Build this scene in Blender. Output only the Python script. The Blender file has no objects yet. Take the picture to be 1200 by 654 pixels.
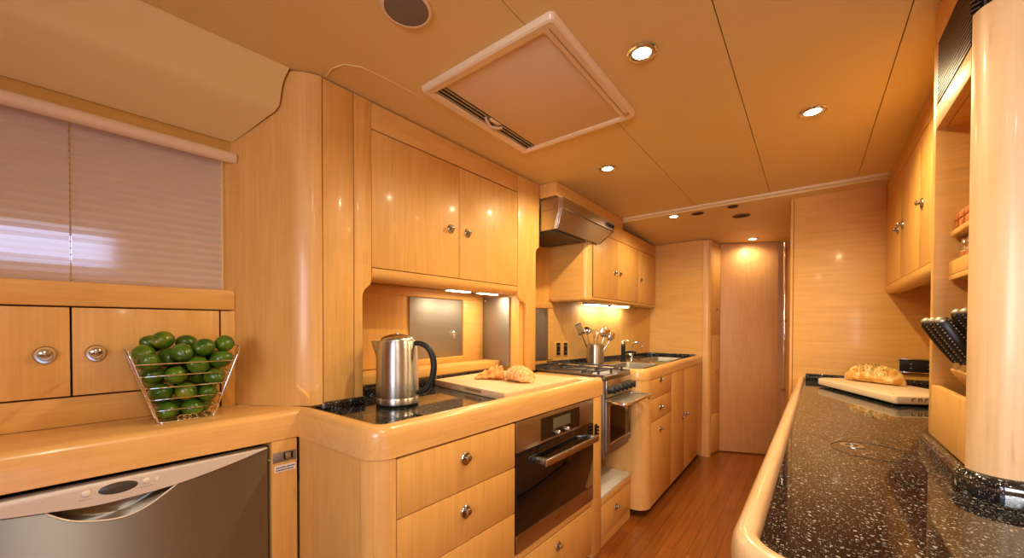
import bpy, bmesh, math, random
from mathutils import Vector, Matrix
random.seed(7)
PI = math.pi
sc = bpy.context.scene
COL = sc.collection
R = math.radians

# ------------------------------------------------------------------ frames
class Fr:
    """s runs forward along a run of joinery, n points out of its face, z up"""
    def __init__(f, x, y, a):
        f.o = Vector((x, y, 0)); f.a = R(a)
        f.d = Vector((-math.sin(f.a), math.cos(f.a), 0)); f.n = Vector((math.cos(f.a), math.sin(f.a), 0))
    def p(f, s, n, z): return f.o + f.d*s + f.n*n + Vector((0, 0, z))
    def mat(f):
        m = Matrix((f.n, f.d, Vector((0, 0, 1)))).transposed().to_4x4(); m.translation = f.o
        return m                      # local (n, s, z)
W = Fr(0, 0, 0)
FW = Fr(-1.589, 0, -4.5)
FL = Fr(-.9157, 0, -1.7)
FU = Fr(-1.3495, 0, -1.38)
_a = math.degrees(math.atan2(-.22, 1.17))
FB = Fr(-1.47 - 2.6*.22/1.17, 0, _a)
CEIL = 2.03
def ceil_far(y): return 2.0 - .055*(y-3.0)

# ------------------------------------------------------------------ mesh builder
class MB:
    def __init__(s): s.bm = bmesh.new(); s.round = False
    def merge(s, t, M=None):
        if M is not None: t.transform(M)
        me = bpy.data.meshes.new('tmp'); t.to_mesh(me); t.free(); s.bm.from_mesh(me); bpy.data.meshes.remove(me)
    def box(s, s0, s1, n0, n1, z0, z1, fr=W, b=0.0, seg=2, vert=False):
        t = bmesh.new()
        v = [t.verts.new((x, y, z)) for x in (n0, n1) for y in (s0, s1) for z in (z0, z1)]
        for q in ((0,1,3,2),(4,6,7,5),(0,4,5,1),(2,3,7,6),(0,2,6,4),(1,5,7,3)): t.faces.new([v[i] for i in q])
        bmesh.ops.recalc_face_normals(t, faces=t.faces)
        if b:
            ed = [e for e in t.edges if (not vert or abs(e.verts[0].co.z-e.verts[1].co.z) > 1e-6)]
            bmesh.ops.bevel(t, geom=ed, offset=b, segments=seg, profile=.5, affect='EDGES', clamp_overlap=True)
        s.merge(t, fr.mat()); return s
    def extr(s, pts, vec, b=0.0, seg=2):
        """polygon of 3-D points extruded along vec"""
        s.round = s.round or len(pts) > 9
        t = bmesh.new(); vec = Vector(vec)
        a = [t.verts.new(p) for p in pts]; c = [t.verts.new(Vector(p)+vec) for p in pts]; n = len(a)
        t.faces.new(a); t.faces.new(list(reversed(c)))
        for i in range(n): t.faces.new((a[i], c[i], c[(i+1) % n], a[(i+1) % n]))
        bmesh.ops.recalc_face_normals(t, faces=t.faces)
        if b: bmesh.ops.bevel(t, geom=list(t.edges), offset=b, segments=seg, profile=.5, affect='EDGES', clamp_overlap=True)
        s.merge(t); return s
    def tube(s, pts, r, seg=8, closed=False):
        pts = [Vector(p) for p in pts]; n = len(pts); rs = r if isinstance(r, (list, tuple)) else [r]*n
        rings = []; up = None
        for i in range(n):
            if closed: d = pts[(i+1) % n]-pts[i-1]
            else: d = pts[min(i+1, n-1)]-pts[max(i-1, 0)]
            d.normalize()
            if up is None:
                up = Vector((0, 0, 1)) if abs(d.z) < .9 else Vector((1, 0, 0))
            a = d.cross(up)
            if a.length < 1e-6: a = d.orthogonal()
            a.normalize(); up = a.cross(d).normalized()
            rings.append([pts[i]+(a*math.cos(2*PI*k/seg)+up*math.sin(2*PI*k/seg))*rs[i] for k in range(seg)])
        s.loft(rings, closed=closed); return s
    def loft(s, rings, closed=False, cap=True):
        s.round = True; t = bmesh.new(); V = [[t.verts.new(p) for p in r] for r in rings]; m = len(V[0]); n = len(V)
        for i in range(n if closed else n-1):
            A, B = V[i], V[(i+1) % n]
            for k in range(m): t.faces.new((A[k], A[(k+1) % m], B[(k+1) % m], B[k]))
        if cap and not closed: t.faces.new(list(reversed(V[0]))); t.faces.new(V[-1])
        bmesh.ops.recalc_face_normals(t, faces=t.faces)
        s.merge(t); return s
    def lathe(s, prof, M=None, seg=24):
        """profile of (radius, height) about local z"""
        s.round = True; t = bmesh.new(); rings = []
        for r, z in prof:
            if r < 1e-6: rings.append([t.verts.new((0, 0, z))])
            else: rings.append([t.verts.new((r*math.cos(2*PI*k/seg), r*math.sin(2*PI*k/seg), z)) for k in range(seg)])
        for A, B in zip(rings, rings[1:]):
            if len(A) == 1 and len(B) == 1: continue
            for k in range(seg):
                if len(A) == 1: t.faces.new((A[0], B[k], B[(k+1) % seg]))
                elif len(B) == 1: t.faces.new((A[k], A[(k+1) % seg], B[0]))
                else: t.faces.new((A[k], A[(k+1) % seg], B[(k+1) % seg], B[k]))
        bmesh.ops.recalc_face_normals(t, faces=t.faces)
        s.merge(t, M); return s
    def sweep(s, path, prof, closed=False):
        """prof (o, z): o to the right of the path direction (plan view), mitred"""
        P = [Vector((p[0], p[1])) for p in path]; n = len(P); rings = []
        for i in range(n):
            d0 = (P[i]-P[i-1]).normalized() if (i > 0 or closed) else None
            d1 = (P[(i+1) % n]-P[i]).normalized() if (i < n-1 or closed) else None
            d0 = d0 or d1; d1 = d1 or d0
            r0 = Vector((d0.y, -d0.x)); r1 = Vector((d1.y, -d1.x)); m = (r0+r1).normalized(); k = 1/max(.3, m.dot(r0))
            rings.append([Vector((P[i].x+m.x*k*o, P[i].y+m.y*k*o, z)) for o, z in prof])
        s.loft(rings, closed=closed); return s
    def ball(s, c, r, sub=2, scale=(1, 1, 1), M=None):
        s.round = True; t = bmesh.new(); bmesh.ops.create_icosphere(t, subdivisions=sub, radius=r)
        bmesh.ops.scale(t, vec=scale, verts=t.verts)
        if M is not None: t.transform(M)
        bmesh.ops.translate(t, vec=c, verts=t.verts); s.merge(t); return s
    def grid(s, fn, nu, nv):
        t = bmesh.new(); V = [[t.verts.new(fn(i/nu, j/nv)) for j in range(nv+1)] for i in range(nu+1)]
        for i in range(nu):
            for j in range(nv): t.faces.new((V[i][j], V[i+1][j], V[i+1][j+1], V[i][j+1]))
        s.merge(t); return s
    def build(s, name, mat, parent=None, ang=None, at=None):
        ang = ang or (50 if s.round else 28)
        loc = WL.get(parent.name, Vector()) if parent else Vector(at or (0, 0, 0))
        me = bpy.data.meshes.new(name)
        bmesh.ops.translate(s.bm, vec=-loc, verts=s.bm.verts)
        for f in s.bm.faces: f.smooth = True
        s.bm.to_mesh(me); s.bm.free(); me.set_sharp_from_angle(angle=R(ang))
        me.materials.append(mat)
        o = bpy.data.objects.new(name, me); COL.objects.link(o)
        if parent: o.parent = parent
        else: o.location = loc
        WL[o.name] = loc
        return o
WL = {}
def tag(o, label, cat, group=None):
    o['label'] = label; o['category'] = cat
    if group: o['group'] = group
    return o
def thing(name, label, cat, loc=(0, 0, 0), group=None):
    o = bpy.data.objects.new(name, None); COL.objects.link(o); o.location = loc; o.empty_display_size = .05
    WL[o.name] = Vector(loc); return tag(o, label, cat, group)
def struct(o): o['kind'] = 'structure'; return o
def inst(name, me, parent, M):
    """a shared mesh placed under a parent; M in world space"""
    o = bpy.data.objects.new(name, me); COL.objects.link(o)
    if parent: o.parent = parent; o.matrix_local = Matrix.Translation(-WL[parent.name]) @ M
    else: o.matrix_world = M
    WL[o.name] = M.translation.copy(); return o
def dup(root, loc, label=None, rot=None, scale=None):
    def cp(o, par):
        c = o.copy(); COL.objects.link(c)
        if par: c.parent = par
        for ch in list(o.children): cp(ch, c)
        return c
    r = cp(root, None); r.location = loc; WL[r.name] = Vector(loc)
    if rot is not None: r.rotation_euler = rot
    if scale is not None: r.scale = scale
    if label: r['label'] = label
    return r
def arc(cx, cy, r, a0, a1, n): return [(cx+r*math.cos(R(a0+(a1-a0)*i/n)), cy+r*math.sin(R(a0+(a1-a0)*i/n))) for i in range(n+1)]

# ------------------------------------------------------------------ materials
def newmat(name):
    m = bpy.data.materials.new(name); m.use_nodes = True; nt = m.node_tree
    return m, nt, nt.nodes, nt.links, nt.nodes['Principled BSDF']
def simple(name, col, rough=.4, metal=0, coat=0, bump=0, bscale=200, spec=.5):
    m, nt, N, L, b = newmat(name)
    tc = N.new('ShaderNodeTexCoord'); no = N.new('ShaderNodeTexNoise'); no.inputs['Scale'].default_value = bscale; no.inputs['Detail'].default_value = 3
    L.new(tc.outputs['Object'], no.inputs['Vector'])
    mx = N.new('ShaderNodeMix'); mx.data_type = 'RGBA'; mx.inputs[0].default_value = .5
    mx.inputs[6].default_value = (*[c*.94 for c in col], 1); mx.inputs[7].default_value = (*[min(1, c*1.05) for c in col], 1)
    L.new(no.outputs['Fac'], mx.inputs[0]); L.new(mx.outputs[2], b.inputs['Base Color'])
    b.inputs['Roughness'].default_value = rough; b.inputs['Metallic'].default_value = metal; b.inputs['Coat Weight'].default_value = coat
    b.inputs['Coat Roughness'].default_value = .08; b.inputs['Specular IOR Level'].default_value = spec
    if bump:
        bp = N.new('ShaderNodeBump'); bp.inputs['Strength'].default_value = bump; bp.inputs['Distance'].default_value = .002
        L.new(no.outputs['Fac'], bp.inputs['Height']); L.new(bp.outputs['Normal'], b.inputs['Normal'])
    return m
def wood(name, axis, c0=(.63, .325, .078), c1=(.80, .46, .135), rough=.44, coat=.08):
    """maple: long soft figure along the grain axis, faint cross ripple, short dark flecks"""
    m, nt, N, L, b = newmat(name)
    tc = N.new('ShaderNodeTexCoord'); oi = N.new('ShaderNodeObjectInfo')
    ad = N.new('ShaderNodeVectorMath'); ad.operation = 'MULTIPLY_ADD'
    cb = N.new('ShaderNodeCombineXYZ')
    for i in range(3): L.new(oi.outputs['Random'], cb.inputs[i])
    sc3 = N.new('ShaderNodeVectorMath'); sc3.operation = 'SCALE'; sc3.inputs['Scale'].default_value = 13.0; L.new(cb.outputs[0], sc3.inputs[0])
    add = N.new('ShaderNodeVectorMath'); add.operation = 'ADD'; L.new(tc.outputs['Object'], add.inputs[0]); L.new(sc3.outputs[0], add.inputs[1])
    def noise(scale, detail, stretch):
        mp = N.new('ShaderNodeMapping'); s = [scale]*3; s['XYZ'.index(axis)] = scale*stretch
        mp.inputs['Scale'].default_value = s; L.new(add.outputs[0], mp.inputs['Vector'])
        no = N.new('ShaderNodeTexNoise'); no.inputs['Scale'].default_value = 1; no.inputs['Detail'].default_value = detail
        L.new(mp.outputs[0], no.inputs['Vector']); return no
    fig = noise(7, 2, .14); fine = noise(120, 3, .03); rip = noise(16, 2, 5); flk = noise(70, 1, .12)
    wv = N.new('ShaderNodeMath'); wv.operation = 'MULTIPLY'; wv.inputs[1].default_value = 42; L.new(fig.outputs['Fac'], wv.inputs[0])
    sn = N.new('ShaderNodeMath'); sn.operation = 'SINE'; L.new(wv.outputs[0], sn.inputs[0])
    def mad(a, k, c):
        q = N.new('ShaderNodeMath'); q.operation = 'MULTIPLY_ADD'; L.new(a, q.inputs[0]); q.inputs[1].default_value = k
        if isinstance(c, float): q.inputs[2].default_value = c
        else: L.new(c, q.inputs[2])
        return q.outputs[0]
    v = mad(sn.outputs[0], .07, .10); v = mad(fine.outputs['Fac'], .60, v); v = mad(rip.outputs['Fac'], .16, v)
    cr = N.new('ShaderNodeValToRGB'); cr.color_ramp.elements[0].position = .18; cr.color_ramp.elements[1].position = .78
    cr.color_ramp.elements[0].color = (*c0, 1); cr.color_ramp.elements[1].color = (*c1, 1); L.new(v, cr.inputs[0])
    fr = N.new('ShaderNodeMapRange'); fr.inputs['From Min'].default_value = .70; fr.inputs['From Max'].default_value = .82; fr.inputs['To Max'].default_value = .35
    L.new(flk.outputs['Fac'], fr.inputs['Value'])
    mx = N.new('ShaderNodeMix'); mx.data_type = 'RGBA'; L.new(fr.outputs[0], mx.inputs[0]); L.new(cr.outputs[0], mx.inputs[6])
    mx.inputs[7].default_value = (c0[0]*.6, c0[1]*.5, c0[2]*.45, 1)
    L.new(mx.outputs[2], b.inputs['Base Color']); b.inputs['Roughness'].default_value = rough
    b.inputs['Coat Weight'].default_value = coat; b.inputs['Coat Roughness'].default_value = .12
    return m
def steel(name, col=(.55, .52, .48), rough=.28, axis='Z', st=.02, aniso=0):
    m, nt, N, L, b = newmat(name)
    tc = N.new('ShaderNodeTexCoord'); mp = N.new('ShaderNodeMapping'); s = [1100]*3; s['XYZ'.index(axis)] = 1100*st; mp.inputs['Scale'].default_value = s
    no = N.new('ShaderNodeTexNoise'); no.inputs['Scale'].default_value = 1; no.inputs['Detail'].default_value = 2
    L.new(tc.outputs['Object'], mp.inputs[0]); L.new(mp.outputs[0], no.inputs['Vector'])
    mr = N.new('ShaderNodeMapRange'); mr.inputs['To Min'].default_value = rough*.8; mr.inputs['To Max'].default_value = rough*1.25
    L.new(no.outputs['Fac'], mr.inputs['Value']); L.new(mr.outputs[0], b.inputs['Roughness'])
    bp = N.new('ShaderNodeBump'); bp.inputs['Strength'].default_value = .015; bp.inputs['Distance'].default_value = .0005
    L.new(no.outputs['Fac'], bp.inputs['Height']); L.new(bp.outputs['Normal'], b.inputs['Normal'])
    b.inputs['Base Color'].default_value = (*col, 1); b.inputs['Metallic'].default_value = 1
    if aniso:
        b.inputs['Anisotropic'].default_value = aniso; b.inputs['Anisotropic Rotation'].default_value = .25; tg = N.new('ShaderNodeTangent'); tg.direction_type = 'RADIAL'; tg.axis = 'Z'; L.new(tg.outputs[0], b.inputs['Tangent'])
    return m
def granite(name):
    m, nt, N, L, b = newmat(name)
    tc = N.new('ShaderNodeTexCoord')
    def vor(scale):
        mp = N.new('ShaderNodeMapping'); mp.inputs['Scale'].default_value = (scale, scale, scale); L.new(tc.outputs['Object'], mp.inputs[0])
        dn = N.new('ShaderNodeTexNoise'); dn.inputs['Scale'].default_value = 2.2; L.new(mp.outputs[0], dn.inputs['Vector'])
        av = N.new('ShaderNodeVectorMath'); av.operation = 'MULTIPLY_ADD'; L.new(dn.outputs['Color'], av.inputs[0]); av.inputs[1].default_value = (1.1, 1.1, 1.1); L.new(mp.outputs[0], av.inputs[2])
        v = N.new('ShaderNodeTexVoronoi'); v.inputs['Scale'].default_value = 1; L.new(av.outputs[0], v.inputs['Vector'])
        lt = N.new('ShaderNodeMath'); lt.operation = 'LESS_THAN'; lt.inputs[1].default_value = .35; L.new(v.outputs['Distance'], lt.inputs[0])
        sp = N.new('ShaderNodeSeparateColor'); L.new(v.outputs['Color'], sp.inputs[0])
        gt = N.new('ShaderNodeMapRange'); gt.inputs['From Min'].default_value = .68; gt.inputs['From Max'].default_value = 1.0; L.new(sp.outputs[0], gt.inputs['Value'])
        q = N.new('ShaderNodeMath'); q.operation = 'MULTIPLY'; L.new(lt.outputs[0], q.inputs[0]); L.new(gt.outputs[0], q.inputs[1]); return q.outputs[0]
    a = vor(150); c = vor(330)
    mxm = N.new('ShaderNodeMath'); mxm.operation = 'MAXIMUM'; L.new(a, mxm.inputs[0]); L.new(c, mxm.inputs[1])
    cr = N.new('ShaderNodeValToRGB'); cr.color_ramp.elements[0].color = (.008, .008, .009, 1); cr.color_ramp.elements[1].color = (.46, .46, .46, 1)
    L.new(mxm.outputs[0], cr.inputs[0]); L.new(cr.outputs[0], b.inputs['Base Color'])
    b.inputs['Roughness'].default_value = .05; b.inputs['Specular IOR Level'].default_value = .75
    return m
def teak(name):
    m, nt, N, L, b = newmat(name)
    tc = N.new('ShaderNodeTexCoord')
    mp = N.new('ShaderNodeMapping'); mp.inputs['Rotation'].default_value = (0, 0, R(90)); L.new(tc.outputs['Object'], mp.inputs[0])
    br = N.new('ShaderNodeTexBrick'); br.inputs['Scale'].default_value = 1; br.inputs['Brick Width'].default_value = 1.4; br.inputs['Row Height'].default_value = .062
    br.inputs['Mortar Size'].default_value = .0012; br.inputs['Mortar Smooth'].default_value = .1; br.inputs['Bias'].default_value = -.2
    br.inputs['Color1'].default_value = (.30, .092, .012, 1); br.inputs['Color2'].default_value = (.20, .055, .008, 1); br.inputs['Mortar'].default_value = (.07, .022, .005, 1)
    L.new(mp.outputs[0], br.inputs['Vector'])
    m2 = N.new('ShaderNodeMapping'); m2.inputs['Scale'].default_value = (60, 3, 60); L.new(tc.outputs['Object'], m2.inputs[0])
    no = N.new('ShaderNodeTexNoise'); no.inputs['Scale'].default_value = 1; no.inputs['Detail'].default_value = 4; L.new(m2.outputs[0], no.inputs['Vector'])
    mr = N.new('ShaderNodeMapRange'); mr.inputs['To Min'].default_value = .55; mr.inputs['To Max'].default_value = 1.45; L.new(no.outputs['Fac'], mr.inputs['Value'])
    mx = N.new('ShaderNodeVectorMath'); mx.operation = 'SCALE'; L.new(br.outputs['Color'], mx.inputs[0]); L.new(mr.outputs[0], mx.inputs['Scale'])
    L.new(mx.outputs[0], b.inputs['Base Color']); b.inputs['Roughness'].default_value = .3; b.inputs['Coat Weight'].default_value = .3
    return m
def spotted(name, c0, c1, scale, rough, bump=.3, lo=.4, hi=.65, detail=4, coat=0):
    m, nt, N, L, b = newmat(name)
    tc = N.new('ShaderNodeTexCoord'); oi = N.new('ShaderNodeObjectInfo')
    ad = N.new('ShaderNodeVectorMath'); ad.operation = 'ADD'; cb = N.new('ShaderNodeCombineXYZ')
    k = N.new('ShaderNodeMath'); k.operation = 'MULTIPLY'; k.inputs[1].default_value = 9; L.new(oi.outputs['Random'], k.inputs[0]); L.new(k.outputs[0], cb.inputs[0])
    L.new(tc.outputs['Object'], ad.inputs[0]); L.new(cb.outputs[0], ad.inputs[1])
    no = N.new('ShaderNodeTexNoise'); no.inputs['Scale'].default_value = scale; no.inputs['Detail'].default_value = detail; L.new(ad.outputs[0], no.inputs['Vector'])
    cr = N.new('ShaderNodeValToRGB'); cr.color_ramp.elements[0].position = lo; cr.color_ramp.elements[1].position = hi
    cr.color_ramp.elements[0].color = (*c0, 1); cr.color_ramp.elements[1].color = (*c1, 1); L.new(no.outputs['Fac'], cr.inputs[0]); L.new(cr.outputs[0], b.inputs['Base Color'])
    n2 = N.new('ShaderNodeTexNoise'); n2.inputs['Scale'].default_value = scale*6; L.new(ad.outputs[0], n2.inputs['Vector'])
    bp = N.new('ShaderNodeBump'); bp.inputs['Strength'].default_value = bump; bp.inputs['Distance'].default_value = .002; L.new(n2.outputs['Fac'], bp.inputs['Height']); L.new(bp.outputs['Normal'], b.inputs['Normal'])
    b.inputs['Roughness'].default_value = rough; b.inputs['Coat Weight'].default_value = coat
    return m
def emit(name, col, st):
    m, nt, N, L, b = newmat(name); b.inputs['Emission Color'].default_value = (*col, 1); b.inputs['Emission Strength'].default_value = st
    b.inputs['Base Color'].default_value = (.8, .8, .8, 1); return m
WV = wood('maple_vertical', 'Z'); WH = wood('maple_lengthwise', 'Y'); WX = wood('maple_crosswise', 'X')
WRIM = wood('maple_rim', 'Y', (.65, .34, .10), (.81, .48, .165), .32, .3)
WCOL = wood('maple_post', 'Z', (.66, .35, .10), (.82, .485, .165), .36, .2)
WB = wood('maple_board', 'X', (.70, .44, .22), (.86, .60, .35), .5, 0)
DARK = simple('dark_gap', (.035, .014, .006), .8)
CEILM = simple('ceiling_vinyl', (.75, .56, .24), .55, bump=.25, bscale=420)
CREAM = simple('cream_gelcoat', (.78, .62, .42), .35, coat=.2)
STEEL = steel('brushed_steel'); STEELH = steel('brushed_steel_long', (.50, .46, .40), .30, 'Y', .02, .6); STEELD = steel('dim_steel', (.36, .33, .29), .52, 'Z')
DWS = steel('dishwasher_steel', (.38, .38, .37), .46, 'Y', .02, 1.0)
KST = steel('kettle_steel', (.62, .62, .61), .36, 'X', 1, .95)
CHROME = simple('chrome', (.82, .80, .77), .08, 1, bscale=30)
KNOBM = simple('antique_nickel', (.52, .49, .45), .18, 1, bscale=30)
FASC = simple('pale_metal_fascia', (.80, .74, .64), .32, .15, bscale=600)
BLK = simple('black_plastic', (.010, .009, .009), .42, spec=.35)
BLKG = simple('black_glass', (.006, .005, .005), .04, spec=.7)
IRON = simple('cast_iron', (.05, .042, .036), .45)
GRAN = granite('black_granite'); TEAK = teak('teak_sole')
TEAKB = wood('teak_margin', 'Y', (.10, .034, .010), (.17, .06, .018), .35, .3)
WHITE = simple('white_gelcoat', (.72, .70, .66), .35)
PAPER = simple('paper_label', (.86, .80, .74), .7)
INK = simple('ink', (.05, .04, .04), .7)
GREY = simple('grey_print', (.34, .31, .28), .6)
RED = simple('red_badge', (.30, .03, .02), .4)
LIME = spotted('lime_rind', (.022, .078, .004), (.085, .18, .008), 22, .28, .12, .35, .68, 2, .2)
LIMEY = spotted('yellow_lime_rind', (.045, .12, .005), (.22, .22, .012), 20, .28, .12, .38, .62, 2, .2)
PASTRY = spotted('baked_pastry', (.58, .20, .025), (.90, .52, .16), 38, .55, .8, .38, .62)
BREAD = spotted('bread_crust', (.62, .29, .035), (.90, .70, .30), 24, .55, .7, .40, .60)
SEED = simple('poppy_seeds', (.06, .045, .035), .7)
SPICE = spotted('ground_spice', (.40, .10, .015), (.62, .22, .04), 60, .6, .1)
SPICEC = simple('spice_cap', (.55, .17, .03), .45)
LCD = simple('lcd_panel', (.12, .12, .075), .25)
DISP = simple('smoked_display', (.06, .055, .045), .12)
EM = emit('lamp_face', (1, .80, .52), 45); EMT = emit('tube_face', (1, .90, .68), 12)
SPK = simple('speaker_mesh', (.19, .15, .12), .6, bump=.6, bscale=900)
VENT = simple('dark_vent', (.055, .032, .018), .3, spec=.8)
def blindmat():
    m, nt, N, L, b = newmat('pleated_blind')
    b.inputs['Base Color'].default_value = (.97, .83, .76, 1); b.inputs['Roughness'].default_value = .30
    tr = N.new('ShaderNodeBsdfTranslucent'); tr.inputs['Color'].default_value = (.80, .76, .84, 1)
    mx = N.new('ShaderNodeMixShader'); mx.inputs[0].default_value = .6
    L.new(b.outputs[0], mx.inputs[1]); L.new(tr.outputs[0], mx.inputs[2]); L.new(mx.outputs[0], N['Material Output'].inputs[0]); return m
BLIND = blindmat()
def glassmat():
    m, nt, N, L, b = newmat('window_glass'); b.inputs['Base Color'].default_value = (.02, .02, .02, 1); b.inputs['Roughness'].default_value = .02
    tr = N.new('ShaderNodeBsdfTransparent'); tr.inputs['Color'].default_value = (.95, .97, 1, 1); mx = N.new('ShaderNodeMixShader'); mx.inputs[0].default_value = .9
    L.new(b.outputs[0], mx.inputs[1]); L.new(tr.outputs[0], mx.inputs[2]); L.new(mx.outputs[0], N['Material Output'].inputs[0]); return m
GLASS = glassmat()
JAR = simple('jar_glass', (.75, .70, .62), .1, 0, coat=.5)

# ------------------------------------------------------------------ shared knob
def knob_meshes():
    M = Matrix.Rotation(PI/2, 4, 'Y')     # local z -> +x
    mb = MB(); mb.lathe([(0, 0), (.0215, 0), (.0215, .003), (.019, .006), (.0135, .0065), (.0125, .004), (0, .004)], M, 20)
    for v in mb.bm.verts:
        v.co.z *= 1.12
        if v.co.z < 0: v.co.y *= 1 - .16*min(1, -v.co.z/.024)
    a = mb.bm; me1 = bpy.data.meshes.new('knob_plate'); [setattr(f, 'smooth', True) for f in a.faces]; a.to_mesh(me1); a.free(); me1.materials.append(KNOBM)
    mb = MB(); mb.lathe([(0, .002), (.008, .002), (.0072, .010), (.0105, .014), (.0118, .0185), (.010, .023), (.005, .0255), (0, .026)], M @ Matrix.Translation((-.005, 0, 0)), 18)
    a = mb.bm; me2 = bpy.data.meshes.new('knob_button'); [setattr(f, 'smooth', True) for f in a.faces]; a.to_mesh(me2); a.free(); me2.materials.append(CHROME)
    return me1, me2
KP, KB = knob_meshes()
def knob(parent, fr, s, n, z, scale=1.0, flip=False):
    m = Matrix.Translation(fr.p(s, n, z)) @ Matrix.Rotation(fr.a + (PI if flip else 0), 4, 'Z') @ Matrix.Scale(scale, 4)
    me = KP
    # plate and button joined so that each knob is one mesh
    o = inst('knob', KNOB, parent, m); return o
_m = MB()
for q in (KP, KB): _m.bm.from_mesh(q)
KNOB = bpy.data.meshes.new('knob'); _m.bm.to_mesh(KNOB); _m.bm.free(); KNOB.materials.append(KNOBM)
for p in KNOB.polygons: p.use_smooth = True
KNOB.set_sharp_from_angle(angle=R(40))

def panel(parent, name, fr, s0, s1, z0, z1, n=0.0, t=.018, mat=None, gap=.0018):
    mb = MB(); mb.box(s0+gap, s1-gap, n-t, n, z0+gap, z1-gap, fr, .0016); return mb.build(name, mat or WV, parent)

# ================================================================== SETTING
mb = MB(); mb.box(-1.7, 4.5, -2.2, 1.4, -.05, 0); struct(mb.build('floor', TEAK))
mb = MB(); mb.box(1.2, 3.74, -.868, -.80, 0.0005, .003, FL); struct(mb.build('trim_1', TEAKB))
# ceiling panels with thin dark seams between them
for i, (x0, x1) in enumerate(((-1.42, -.6515), (-.6485, -.2135), (-.2105, .2055), (.2085, 1.25))):
    mb = MB()
    if i == 0: mb.extr([FW.p(-1.75, .168, CEIL), FW.p(.50, .168, CEIL), FW.p(.52, .08, CEIL), (-1.45, .66, CEIL), (-1.45, 2.955, CEIL), (x1, 2.955, CEIL), (x1, -1.7, CEIL)], (0, 0, .02))
    else: mb.box(-1.7, 2.955, x0, x1, CEIL, CEIL+.02)
    struct(mb.build('ceiling', CEILM))
mb = MB(); mb.box(-1.7, 3.0, -1.9, 1.3, CEIL+.045, CEIL+.08); struct(mb.build('ceiling', DARK))
mb = MB(); mb.extr([(-1.5, 2.955, ceil_far(2.955)), (.75, 2.955, ceil_far(2.955)), (.75, 4.5, ceil_far(4.5)), (-1.5, 4.5, ceil_far(4.5))], (0, 0, .05)); struct(mb.build('ceiling', CEILM))
mb = MB(); mb.extr([(-1.19, 2.93, CEIL+.006), (-1.19, 2.952, CEIL+.006), (-1.19, 2.952, CEIL-.010), (-1.19, 2.945, CEIL-.015), (-1.19, 2.935, CEIL-.014), (-1.19, 2.93, CEIL-.008)], (1.535, 0, 0)); struct(mb.build('trim_2', CREAM))
mb = MB(); mb.tube([(-1.325, .655, CEIL-.0005), (-1.27, .645, CEIL-.0005), (-1.215, .66, CEIL-.0005), (-1.185, .70, CEIL-.0005), (-1.175, .76, CEIL-.0005), (-1.165, .88, CEIL-.0005), (-1.165, 1.93, CEIL-.0005)], .0025, 6); struct(mb.build('trim_3', CEILM))
# cove over the window
prof = [(.168, 2.035), (.160, 2.016), (.152, 2.000), (.146, 1.98), (.142, 1.955), (.139, 1.93), (.135, 1.908), (.122, 1.890), (.10, 1.874), (.07, 1.85), (-.004, 1.795), (-.02, 1.80), (-.02, 2.06), (.168, 2.06)]
def s_side(n): return .46 + (n-.006)*.72   # the side panel meets the window wall at a slant
mb = MB(); mb.loft([[FW.p(-1.75, n, z) for n, z in prof], [FW.p(s_side(n)-.001, n, z) for n, z in prof]]); struct(mb.build('trim_4', CEILM, ang=50))
# left hull wall with its window opening
wz0, wz1, ws0, ws1 = 1.352, 1.428, -.60, .168
mb = MB()
mb.box(-1.75, ws0, -.075, -.052, 0, 2.1, FW); mb.box(ws1, .425, -.075, -.052, 0, 2.1, FW); mb.box(.425, .75, -.30, -.28, 0, 2.1, FW)
mb.box(ws0, ws1, -.075, -.052, 0, wz0, FW); mb.box(ws0, ws1, -.075, -.052, wz1, 2.1, FW)
struct(mb.build('wall_left', CEILM))
mb = MB(); mb.box(ws0-.02, ws1+.02, -.088, -.082, wz0-.02, wz1+.02, FW); wn = struct(mb.build('window_1', GLASS))
mb = MB(); mb.box(.6, 1.95, -1.86, -1.80, 0, 2.1); mb.box(.54, .60, -1.86, -1.70, 0, 2.1); struct(mb.build('wall_left', WV))
mb = MB(); mb.box(1.70, 4.0, -.12, 0, 0, 2.1, FB); struct(mb.build('wall_left', WV))
# room behind the camera
mb = MB(); mb.box(-1.76, -1.70, -2.2, -.55, 0, 2.1); mb.box(-1.76, -1.70, .95, 1.4, 0, 2.1); mb.box(-1.76, -1.70, -.55, .95, 0, .95); mb.box(-1.76, -1.70, -.55, .95, 1.85, 2.1); struct(mb.build('wall_back', WV))
mb = MB(); mb.box(-1.735, -1.725, -.55, .95, .95, 1.85); struct(mb.build('assumed_window', GLASS))  # assumed window behind the viewer, unseen; lets the added fill lamp in
mb = MB(); mb.box(-1.7, -.95, 1.25, 1.31, 0, 2.1); mb.box(-.13, 1.22, 1.25, 1.31, 0, 2.1); mb.box(-.95, -.13, 1.25, 1.31, 0, .12); mb.box(-.95, -.13, 1.25, 1.31, .80, 2.1); mb.box(-.30, -.19, 1.25, 1.31, .12, .80); mb.box(1.17, 3.12, .66, .72, 0, 2.1); struct(mb.build('wall_right', WV))
mb = MB(); mb.box(3.05, 3.09, -.088, .70, 0, 2.05, W, .002); struct(mb.build('wall_front', WX))
mb = MB(); mb.box(3.046, 3.094, -.106, -.0895, 0, 2.0, W, .006, 3); struct(mb.build('trim_5', WV))
mb = MB(); mb.box(3.09, 4.4, .30, .36, 0, 2.0); struct(mb.build('wall_right', WV))
mb = MB(); mb.box(4.25, 4.31, -1.4, .4, 0, 2.0); struct(mb.build('wall_front', WV))
mb = MB(); mb.box(-.97, -.11, 1.312, 1.318, .10, .82); struct(mb.build('added_window', GLASS))  # unseen window added for the dishwasher's blue reflection; narrow pane for a streak
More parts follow.
